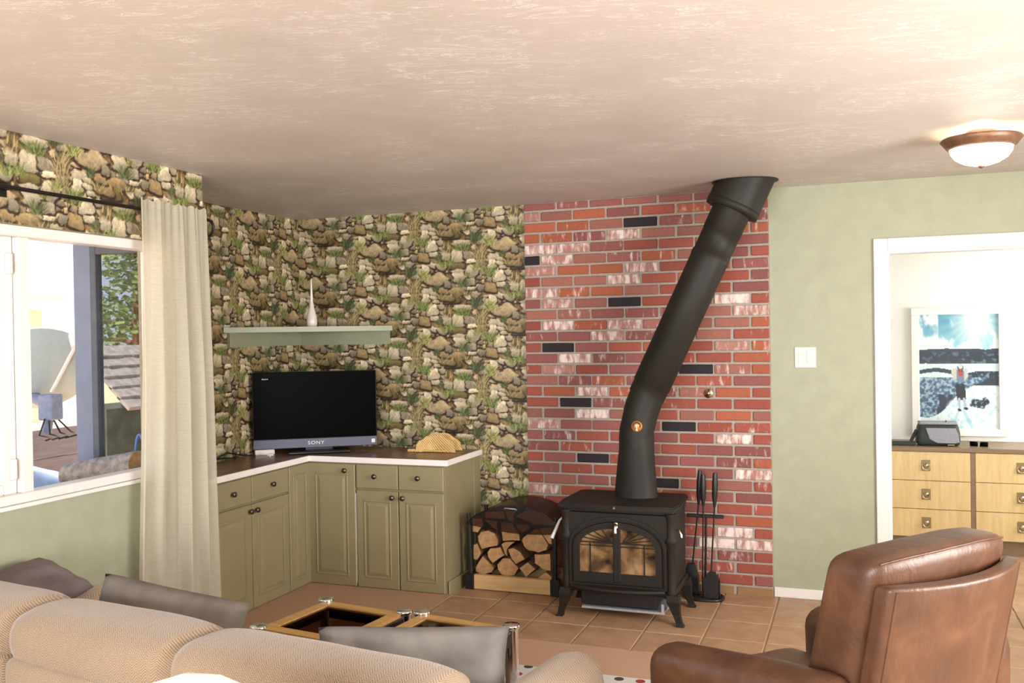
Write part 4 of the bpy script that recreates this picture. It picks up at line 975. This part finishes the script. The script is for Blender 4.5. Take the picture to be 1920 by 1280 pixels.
part('seat_cushion', MB().rbox((.50, 0, .40), (.62, .52, .17), .06, 8, lambda x, y, z: (x, y, z + .01 * nz((x * 6, y * 6, 2)) + (.02 * (1 - (y / .26) ** 2) if z > 0 else 0))), MT['leather'], ac)
for s_ in (-1, 1):
    def armf(x, y, z): return (x, y + .01 * nz((x * 5, z * 5, s_)), z + (-.05 * (x / .36) if z > 0 else 0) + .006 * nz((x * 8, y * 8, 1)))
    part('arm', MB().rbox((.44, s_ * .345, .385), (.70, .16, .56), .070, 8, armf), MT['leather'], ac)
part('base', MB().rbox((.42, 0, .20), (.70, .56, .22), .03, 4), MT['leather'], ac)
for s_ in (-1, 1):
    for xx in (.16, .74): part('foot', MB().lathe([(.018, 0), (.024, .1)], 12, c=(xx, s_ * .27, 0)), MT['walnut'], ac)

# ------------------------------------------------------------------ curtain and rod
cu = MB(); NX, NZ = 120, 26; rs = []
for j in range(NZ + 1):
    q = j / NZ; z = 2.235 - (2.235 - .03) * q; row = []
    y0 = 3.365 - .075 * q + .01 * math.sin(q * 5); y1 = 3.822 + .055 * q
    for i in range(NX + 1):
        a = i / NX
        amp = .007 + .026 * min(1, q * 2.5)
        ph = a * 2 * math.pi * 4.2 + 1.5 * math.sin(a * 5 + 1.2) + .5 * q * math.sin(a * 9)
        x = XW + .064 + max(amp * math.sin(ph), -.30 * amp) + (.004 * math.sin(a * 75) * max(0, 1 - q * 4)) + .004 * math.sin(ph * 2.7 + 3 * q) * min(1, q * 4)
        if a > .80: x = XW + .064 + (x - XW - .064) * (1 - (a - .80) / .2 * .7)
        row.append((x, y0 + (y1 - y0) * a + .006 * math.sin(ph + 1), z + (.006 * math.sin(a * 60) if j == 0 else 0)))
    rs.append(row)
cu.rings(rs, closed=False, caps=False)
cur = solo('curtain', cu, MT['sheer'], 'sheer cream curtain gathered at the right of the window', 'curtain')
crd = thing('curtain_rod', 'dark bronze curtain rod above the window', 'curtain rod', (XW + .040, 3.85, 2.19))
part('rod', MB().cyl((0, -3.4, 0), (0, .02, .0), .0085, n=12), MT['rod'], crd)
part('finial', MB().tube([(0, .02, 0), (.004, .04, -.004), (.008, .052, -.03), (.006, .045, -.065), (.002, .022, -.085), (0, .005, -.07), (0, .012, -.052)], [.0085, .008, .007, .0065, .006, .006, .004], 8), MT['rod'], crd)
for yy in (-2.6, -1.15, -.02): part('bracket', MB().cyl((-.039, yy, -.005), (0, yy, -.005), .006, n=8).box(-.040, -.034, yy - .015, yy + .015, -.035, .025), MT['rod'], crd)

# slim magazine rack with arched handle between the sofa arm and the wall
bk = thing('magazine_rack', 'slim magazine rack with a black arched handle by the window wall', 'magazine rack', (-3.02, 2.80, CT))
part('tray', MB().box(-.045, .045, -.13, .19, .03, .04).box(-.045, -.040, -.13, .19, .04, .34).box(.040, .045, -.13, .19, .04, .34), MT['straw'], bk)
gbm = simple('glossy_black_metal', (.012, .012, .02), .15, .3)
part('handle', MB().tube([(0, -.042, .0), (0, -.042, .54)] + [(0, -.042 * math.cos(R(q)), .54 + .092 * math.sin(R(q))) for q in range(15, 166, 15)] + [(0, .045, .54), (0, .06, .0)], .008, 8), gbm, bk)
part('magazine', MB().box(-.03, -.01, .05, .18, .045, .585, .003), MT['pine'], bk)

# ------------------------------------------------------------------ next room: dresser, picture, bag
DY = 7.10
dr = thing('dresser', 'low blond wood dresser with square brass pulls in the next room', 'dresser', (.725, DY, FT))
DXL, DXR = -.60, .60
part('top', MB().box(DXL - .01, DXR + .01, -.012, YF - DY - .012, .704, .735, .003), MT['walnut'], dr)
part('carcass', MB().box(DXL, DXL + .02, .0, .44, .10, .704).box(DXR - .02, DXR, .0, .44, .10, .704).box(-.014, .014, -.004, .44, .10, .704).box(DXL, DXR, .012, .45, .10, .704), MT['walnut'], dr)
part('plinth', MB().box(DXL + .02, DXR - .02, .03, .44, 0, .10), MT['walnut'], dr)
for x0, x1 in ((DXL + .022, -.016), (.016, DXR - .022)):
    for z0, z1 in ((.502, .702), (.302, .498), (.104, .298)):
        d = part('drawer', MB().box(x0, x1, -.006, .012, z0, z1, .002), MT['bamboo'], dr)
        xc, zc = (x0 + x1) / 2, (z0 + z1) / 2 + .005
        pl = part('pull', MB().box(xc - .029, xc + .029, -.010, -.005, zc - .038, zc + .038, .002), simple('antique_brass', (.26, .20, .10), .4, .7), d)
        M_ = Matrix.Translation((xc, -.010, zc)) @ Matrix.Rotation(R(90), 4, 'X')
        pl2 = MB().lathe([(.0005, .010), (.014, .008), (.017, .0)], 16, M=M_)
        pl2.tube([(xc + .024 * math.cos(R(a)), -.016, zc - .004 + .026 * math.sin(R(a))) for a in range(150, 391, 20)], .004, 6)
        q_ = part('ring_handle', pl2, MT['brass'], d)
pic = thing('framed_picture', 'framed print of a hiker with backpack on a snowy shore', 'picture', (.684, YF, 1.252))
PW, PH = .265, .421
fr = MB()
for (a, b_, c, d) in ((-PW - .055, PW + .055, PH, PH + .055), (-PW - .055, PW + .055, -PH - .055, -PH), (-PW - .055, -PW, -PH, PH), (PW, PW + .055, -PH, PH)): fr.box(a, b_, -.028, -.001, c, d, .004)
part('frame', fr, simple('pale_picture_frame', (.86, .82, .78), .4, var=.02), pic)
NXp, NZp = 106, 168
def smooth(a, b_, x): t_ = max(0, min(1, (x - a) / (b_ - a))); return t_ * t_ * (3 - 2 * t_)
def lerp(a, b_, t_): return tuple(x + (y - x) * t_ for x, y in zip(a, b_))
def seg(px, py, ax, ay, bx, by, r):
    dx, dy = bx - ax, by - ay; L2 = dx * dx + dy * dy; t_ = max(0, min(1, ((px - ax) * dx + (py - ay) * dy) / L2)) if L2 else 0
    return math.hypot(px - ax - t_ * dx, py - ay - t_ * dy) < r
def picture(u, v):
    """u 0..1 left-right, v 0..1 top-bottom: print of a winter lake, hiker and resting dog"""
    n1 = noise.fractal(Vector((u * 5, v * 5, 1)), 1, 2, 4) * .5 + .5; n2 = noise.fractal(Vector((u * 14, v * 22, 4)), 1, 2, 4) * .5 + .5; n3 = noise.fractal(Vector((u * 26, v * 40, 8)), 1, 2, 3) * .5 + .5
    WHT = (.86, .92, .90)
    if v < .33:
        c = lerp((.16, .42, .56), (.42, .66, .70), smooth(.0, .33, v)); d = math.hypot((u - .72) * .75, (v - .06))
        ang = math.atan2(v - .04, u - .70); ray = .5 + .5 * math.sin(ang * 26)
        c = lerp(c, WHT, smooth(.50, .75, n1 + .25 * (u < .25) + .15 * smooth(.2, .33, v))); c = lerp(c, (.95, .97, .88), max(0, 1 - d / .26)); c = lerp(c, WHT, .35 * ray * max(0, 1 - d / .45))
        if v > .315 - .02 * n1: c = (.05, .08, .11)
    elif v < .435 - .01 * n1: c = lerp((.04, .055, .08), (.22, .27, .32), smooth(.52, .72, n2) * (.4 + .6 * u) + .15 * smooth(.40, .435, v))
    elif v < .55:
        c = lerp(WHT, (.45, .62, .68), .5 * n2)
        if abs(v - (.505 + .05 * u - .03 * math.sin(u * 6))) < .018 * (1 if u < .42 or u > .62 else 0): c = (.07, .08, .11)
        if u > .62 and v > .50 - .02 * math.sin(u * 9) and v > .495: c = lerp((.05, .06, .09), (.30, .36, .40), smooth(.55, .7, n3))
    else:
        shore = .90 - .16 * u - .20 * smooth(.25, .75, u) + .025 * math.sin(u * 11)
        if v < shore and not (u > .70 and v > .66): c = lerp((.13, .18, .26), (.50, .60, .68), smooth(.40, .66, n3 * .6 + n2 * .4)); c = lerp(c, (.07, .07, .11), smooth(.6, .72, n1) * (v > .7))
        elif v < .62 and u > .62: c = (.06, .07, .10)
        else: c = lerp(WHT, (.50, .72, .78), .75 * smooth(.5, .8, n2)); c = lerp(c, (.40, .66, .76), .6 * (seg(u, v, .50, .84, .42, .98, .014) or seg(u, v, .56, .84, .66, .98, .02)))
    P = lambda *a: seg(u, v * 1.59, *[x * (1.59 if i in (1, 3) else 1) for i, x in enumerate(a)])
    if P(.49, .625, .505, .74, .030) or P(.55, .625, .565, .74, .030): c = (.03, .03, .045)
    if P(.505, .74, .51, .82, .018) or P(.567, .74, .585, .81, .018): c = (.55, .60, .66)
    if P(.50, .835, .52, .838, .016) or P(.575, .822, .60, .825, .016): c = (.04, .05, .06)
    if P(.45, .49, .58, .49, .030) or P(.49, .50, .55, .55, .055) or P(.43, .50, .455, .56, .022) or P(.60, .50, .575, .56, .022): c = (.66, .64, .58)
    if P(.52, .50, .525, .565, .046): c = (.30, .32, .42)
    if P(.52, .495, .525, .525, .026): c = (.62, .10, .06)
    if P(.49, .455, .51, .50, .007) or P(.56, .455, .54, .50, .007): c = (.05, .05, .06)
    if P(.525, .412, .525, .415, .036): c = (.10, .07, .07)
    if P(.525, .445, .525, .45, .025): c = (.70, .66, .62)
    if P(.70, .765, .80, .78, .045) or P(.83, .745, .85, .765, .035) or P(.66, .79, .80, .81, .025): c = lerp((.05, .06, .08), (.45, .5, .52), smooth(.55, .7, n3))
    return c
gv = []; cols = []
for i in range(NXp + 1):
    for j in range(NZp + 1):
        gv.append((-PW + 2 * PW * i / NXp, -.012, PH - 2 * PH * j / NZp)); cols.append(picture(i / NXp, j / NZp))
gb = MB().add(gv, [[i * (NZp + 1) + j, (i + 1) * (NZp + 1) + j, (i + 1) * (NZp + 1) + j + 1, i * (NZp + 1) + j + 1] for i in range(NXp) for j in range(NZp)])
pm_ = NT('printed_photograph'); at_ = pm_.n('Attribute'); at_.attribute_name = 'print'; pm_.set(Base_Color=at_.outputs['Color'], Roughness=.4)
po = part('print', gb, pm_.m, pic)
ca = po.data.color_attributes.new('print', 'FLOAT_COLOR', 'POINT')
flat = []
for c in cols: flat += [c[0] ** 1.45 * .9, c[1] ** 1.35 * .92, c[2] ** 1.3 * .95, 1]
ca.data.foreach_set('color', flat)
part('backing', MB().box(-PW, PW, -.011, -.001, -PH, PH), MT['white'], pic)
bgp = thing('shoulder_bag', 'charcoal camera bag with a grey flap and strap on the dresser', 'bag', (.515, DY + .13, FT + .735), R(4))
part('body', MB().rbox((0, 0, .082), (.285, .13, .164), .03, 5, lambda x, y, z: (x * (1 - .10 * (z / .08 if z > 0 else 0)), y * (1 - .25 * max(0, z / .08)), z)), MT['canvas'], bgp)
part('flap', MB().prism([(-.085, .128), (.108, .128), (.125, .085), (.132, .03), (.10, .022), (-.01, .024), (-.06, .05)], 'y', -.0685, -.062), MT['mesh'], bgp, 'grey-blue front flap')
part('top_cover', MB().rbox((0, 0, .160), (.25, .115, .020), .009, 3), MT['mesh'], bgp)
part('zip_pull', MB().box(.045, .052, -.05, -.04, .165, .182), MT['canvas'], bgp)
part('badge', MB().box(.055, .10, -.0695, -.066, .008, .014), MT['brass'], bgp)
part('strap', MB().tube([(-.140, -.02, .11), (-.165, -.03, .06), (-.18, -.03, .03)], [.012, .012, .010], 6).box(-.40, -.15, -.05, -.02, .002, .030, .003).box(-.42, -.20, .0, .03, .002, .020, .003), MT['canvas'], bgp)
gl = thing('sunglasses', 'folded dark sunglasses on the dresser beside the bag', 'sunglasses', (.775, DY + .10, FT + .735), R(-15))
for x in (-.032, .032): part('lens', MB().rbox((x, 0, .018), (.052, .006, .034), .003, 2), MT['gloss'], gl)
part('frame_bar', MB().tube([(-.06, .002, .030), (-.01, -.001, .030), (.01, -.001, .030), (.06, .002, .030)], .0025, 6).tube([(.06, .002, .03), (.055, .07, .012)], .002, 6).tube([(-.06, .002, .03), (-.045, .075, .010)], .002, 6), MT['brass'], gl)

# ------------------------------------------------------------------ outside the window
GZ = -.15
gm_ = simple('sunlit_gravel', (.80, .60, .38), .9, var=.2, scale=8)
tag(link('ground', MB().box(-60, XW - TH - .001, -40, 60, GZ - .3, GZ).mesh('ground', gm_)), 'sunlit gravel yard outside', None, None, 'structure')
gp = simple('blue_grey_porch_paint', (.20, .235, .33), .6, var=.1, scale=6); gdk = simple('slate_jamb_paint', (.10, .115, .145), .6)
ye = YJ - TH - .0005
cl3 = MB().box(-3.826, -3.705, ye - .022, ye, GZ, 2.55, .004)
for k in range(9): cl3.box(-3.700, XW - TH - .001, ye - .014, ye, .92 - (k + 1) * .12 + .002, .92 - k * .12, .004)
cl3.box(-3.705, XW - TH - .001, ye - .014, ye, 2.10, 2.55)
tag(link('wall_exterior', cl3.mesh('wall_exterior', gp)), 'blue-grey siding and corner board of the house seen through the window', None, None, 'structure')
w4 = tag(link('window_4', None), 'dark framed outside window reflecting trees and a shingle roof', None, None, 'structure')
part('window_frame', MB().box(-3.704, -3.664, ye - .035, ye, .92, 2.098, .003).box(-3.664, XW - TH - .002, ye - .035, ye, 2.03, 2.098, .003).box(-3.664, XW - TH - .002, ye - .035, ye, .92, .96, .003), gdk, w4)
rg = NT('reflecting_dark_pane'); g_ = rg.n('BsdfGlossy'); g_.inputs['Roughness'].default_value = .012; g_.inputs[0].default_value = (.62, .64, .66, 1); d_ = rg.n('BsdfDiffuse'); d_.inputs[0].default_value = (.03, .035, .04, 1); mx_ = rg.n('MixShader'); mx_.inputs[0].default_value = .62; rg.l(d_.outputs[0], mx_.inputs[1]); rg.l(g_.outputs[0], mx_.inputs[2]); rg.l(mx_.outputs[0], rg.o.inputs[0])
part('pane', MB().box(-3.666, XW - TH - .003, ye - .012, ye - .006, .95, 2.04), rg.m, w4)
wv_ = wood('weathered_mauve_boards', (.24, .20, .24), (.36, .31, .36), .8, 'y')
pb = thing('porch_parapet', 'weathered board parapet below the satellite dish', 'parapet', (-4.95, 3.95, GZ))
z0 = hit(100, 802, 0, -4.95).z - GZ
for k in range(6): part('board', MB().box(-.015, .015, -1.5, .92, z0 - (k + 1) * .19 + .004, z0 - k * .19, .003), wv_, pb)
part('stud', MB().box(-.08, -.016, -1.4, -1.3, 0, z0).box(-.08, -.016, .7, .8, 0, z0), wv_, pb)
# satellite dish
dc = hit(70, 690, 0, -4.85)
ds = thing('satellite_dish', 'pale grey satellite dish on a bracket outside the window', 'satellite dish', dc)
dm = simple('pale_grey_dish', (.44, .50, .50), .5, var=.04)
nrm = Vector((-.55, .35, .35)).normalized(); a1 = nrm.cross(Vector((0, 0, 1))).normalized(); a2 = a1.cross(nrm).normalized()
rs = []
for k in range(9):
    q = k / 8; rs.append([tuple(a1 * (.34 * q * math.cos(t_ * math.pi / 18)) + a2 * (.29 * q * math.sin(t_ * math.pi / 18)) + nrm * (.09 * q * q - .09)) for t_ in range(36)])
dsh = MB().rings(rs, True, False); dsh.rings([[tuple(Vector(p) - nrm * .012) for p in r_] for r_ in rs], True, False); dsh.rings([rs[-1], [tuple(Vector(p) - nrm * .012) for p in rs[-1]]], True, False)
part('reflector', dsh, dm, ds)
q0 = hit(96, 735, 0, -4.72) - dc; q1 = hit(143, 645, 0, -4.60) - dc
part('feed_arm', MB().cyl(q0, q1, .011, n=8).cyl(q1 - Vector((0, 0, .02)), q1 + Vector((-.05, .02, .06)), .03, n=10), MT['edge'], ds)
bx = hit(96, 760, 0, -4.72) - dc
part('mount', MB().box(bx.x - .06, bx.x + .05, bx.y - .05, bx.y + .05, bx.z - .09, bx.z + .07, .008).cyl(bx, (bx.x - .15, bx.y, bx.z + .05), .035, n=10).cyl((bx.x - .06, bx.y + .02, z0 + GZ - dc.z), bx, .028, n=10), simple('blue_grey_bracket', (.22, .26, .38), .5, var=.2), ds)
cab_ = MB()
for k in range(4): cab_.tube([(bx.x, bx.y - .05 + .03 * k, bx.z - .08), (bx.x + .05, bx.y - .14 + .08 * k, bx.z - .17), (bx.x + .02, bx.y - .02 + .07 * k, bx.z - .20), (bx.x - .05, bx.y + .05 * k, bx.z - .22)], .006, 6)
part('cable', cab_, MT['black'], ds)
# log and bench under the window
lp0 = hit(128, 890, 1, 3.60); lp1 = hit(258, 868, 1, 3.63)
bkm = simple('grey_bark', (.30, .27, .26), .95, var=.45, scale=26, bump=1.0, bdist=.02)
lg = thing('outdoor_log', 'barked log lying on a bench outside the window', 'log', lp0)
dl_ = lp1 - lp0; rs = []
for k in range(9): rs.append([(dl_.x * k / 8, dl_.y * k / 8 + .062 * math.cos(t_ * math.pi / 9) * (1 + .10 * nz((t_, k, 1))), dl_.z * k / 8 + .062 * math.sin(t_ * math.pi / 9) * (1 + .10 * nz((t_, k, 1)))) for t_ in range(18)])
part('bark', MB().rings(rs, True, False), bkm, lg); n = 18
part('cut_end', MB().add(rs[-1], [list(range(n))]), MT['end'], lg); part('cut_end', MB().add(rs[0], [list(range(n))]), MT['end'], lg)
bh = lp0.z - .070 - GZ
bn = thing('porch_bench', 'plain wooden bench holding the log outside', 'bench', (-3.58, 3.59, GZ))
part('seat', MB().box(-.28, .30, -.12, .12, bh - .04, bh, .004), wv_, bn)
for sx in (-.24, .26):
    for sy in (-.09, .09): part('leg', MB().box(sx - .025, sx + .025, sy - .025, sy + .025, 0, bh - .04), wv_, bn)
# blue tarp-covered heap and blue pail
tb_ = hit(88, 850, 0, -4.35)
solo('tarp_heap', MB().rbox((0, 0, (tb_.z - GZ) / 2), (.55, .80, tb_.z - GZ), .18, 8, lambda x, y, z: (x + .03 * nz((y * 4, z * 4, 1)), y, z * (1 - (.28 * max(0, y / .47) if z > 0 else 0)) + .03 * nz((x * 5, y * 5, 7)))), simple('blue_tarpaulin', (.14, .22, .42), .4, var=.4, scale=7), 'blue tarpaulin draped over a heap outside the window', 'tarpaulin', (-4.42, tb_.y - .25, GZ))
hh = hit(262, 850, 1, 3.70)
blu = simple('blue_plastic', (.10, .20, .55), .35)
solo('garden_hose', MB().tube([(.026 * math.cos(R(q)) * 1.0, 0, .095 * math.sin(R(q))) for q in range(0, 361, 15)], .006, 8), blu, 'bright blue hose loop hanging outside beside the curtain edge', 'hose', (hh.x, 3.70, hh.z))
# shed with shake roof
s0 = hit(190, 650, 0, -8.2); s1 = hit(330, 650, 0, -8.2); sb = hit(190, 768, 0, -7.6)
sh = thing('garden_shed', 'dark shed with a grey shake-shingled roof, seen mirrored in the outside window', 'shed', (-8.2, -.5 - (s1.y - s0.y + 2.0), GZ))
shw = s1.y - s0.y + 2.0; zr = s0.z - GZ; ze = sb.z - GZ
part('wall', MB().box(-.3, .45, 0, shw, 0, ze - .02), simple('mossy_dark_wall', (.085, .10, .075), .95, var=.5, scale=6), sh)
shk = simple('grey_cedar_shake', (.36, .32, .30), .9, var=.3, scale=12); rsk = random.Random(2)
rows_ = 6
for r_ in range(rows_):
    t0, t1 = r_ / rows_, (r_ + 1.25) / rows_; x = 0.0
    while x < shw:
        w_ = rsk.uniform(.10, .20)
        X0, X1 = .02 + .68 * t0, .02 + .68 * t1; Z0, Z1 = zr - (zr - ze) * t0, zr - (zr - ze) * t1
        part('shingle', MB().prism([(X0, Z0), (X0 + .02, Z0 + .012), (X1 + .03 + rsk.uniform(0, .02), Z1 + .04), (X1 + .02, Z1)], 'y', x + .004, min(x + w_, shw) - .004), shk, sh); x += w_
# neighbour house
hs = thing('neighbour_house', 'cream house with a pale blue roof beyond the dish', 'house', (-16.5, 9.0, GZ))
hz = hit(100, 551, 0, -16).z - GZ
part('wall', MB().box(-4, 0, -9, 6.2, 0, hz - .25), simple('cream_siding', (.80, .66, .46), .8, var=.04), hs)
part('fascia', MB().box(.35, .42, -9.3, 6.5, hz - .34, hz - .04), simple('pink_white_fascia', (.80, .70, .68), .6, var=.03), hs)
part('gutter', MB().box(.42, .55, -9.3, 6.5, hz - .05, hz + .03, .01), MT['edge'], hs)
part('roof', MB().prism([(.45, hz), (-3.5, hz + 2.6), (-3.5, hz + 2.5), (.45, hz - .08)], 'y', -9.3, 6.5), simple('pale_blue_metal_roof', (.42, .56, .74), .45, var=.05, scale=2), hs)
# tree
def tree(label, base, h_, spread, seed):
    t = thing('pine_tree', label, 'tree', base); rt = random.Random(seed)
    tk = MB().tube([(0, 0, 0), (.1, .1, h_ * .5), (0, .15, h_)], [.22, .14, .03], 8)
    for k in range(14):
        z = h_ * (.2 + .055 * k); a_ = rt.uniform(0, 6.28); l_ = spread * (1.1 - k / 16)
        tk.tube([(.05, .1, z), (l_ * .5 * math.cos(a_), l_ * .5 * math.sin(a_), z + .1), (l_ * math.cos(a_), l_ * math.sin(a_), z - .1)], [.05, .035, .012], 5)
    part('trunk', tk, MT['bark'], t)
    lf = MB()
    for k in range(15000):
        z = h_ * rt.uniform(.16, 1.02); rr = spread * (1.15 - z / h_) * math.sqrt(rt.random()) + .1; a_ = rt.uniform(0, 6.28)
        if noise.noise(Vector((rr * math.cos(a_) * 1.4, rr * math.sin(a_) * 1.4, z * 1.2))) < -.05: continue
        c = Vector((rr * math.cos(a_), rr * math.sin(a_), z)); d1 = Vector((rt.gauss(0, 1), rt.gauss(0, 1), rt.gauss(0, .6))).normalized(); d2 = d1.cross(Vector((rt.gauss(0, 1), rt.gauss(0, 1), rt.gauss(0, 1)))).normalized()
        s_ = rt.uniform(.04, .09); lf.add([c - d1 * s_ - d2 * s_ * .4, c + d1 * s_ - d2 * s_ * .3, c + d1 * s_ + d2 * s_ * .4, c - d1 * s_ + d2 * s_ * .3], [(0, 1, 2, 3)])
    f_ = part('foliage', lf, simple('sunlit_pine_needles', (.20, .27, .10), .8, var=.4, scale=3), t); f_['kind'] = 'stuff'
tree('tall pine tree behind the shed roof, seen mirrored in the outside window', (-12.5, -6.3, GZ), 6.5, 2.0, 3)
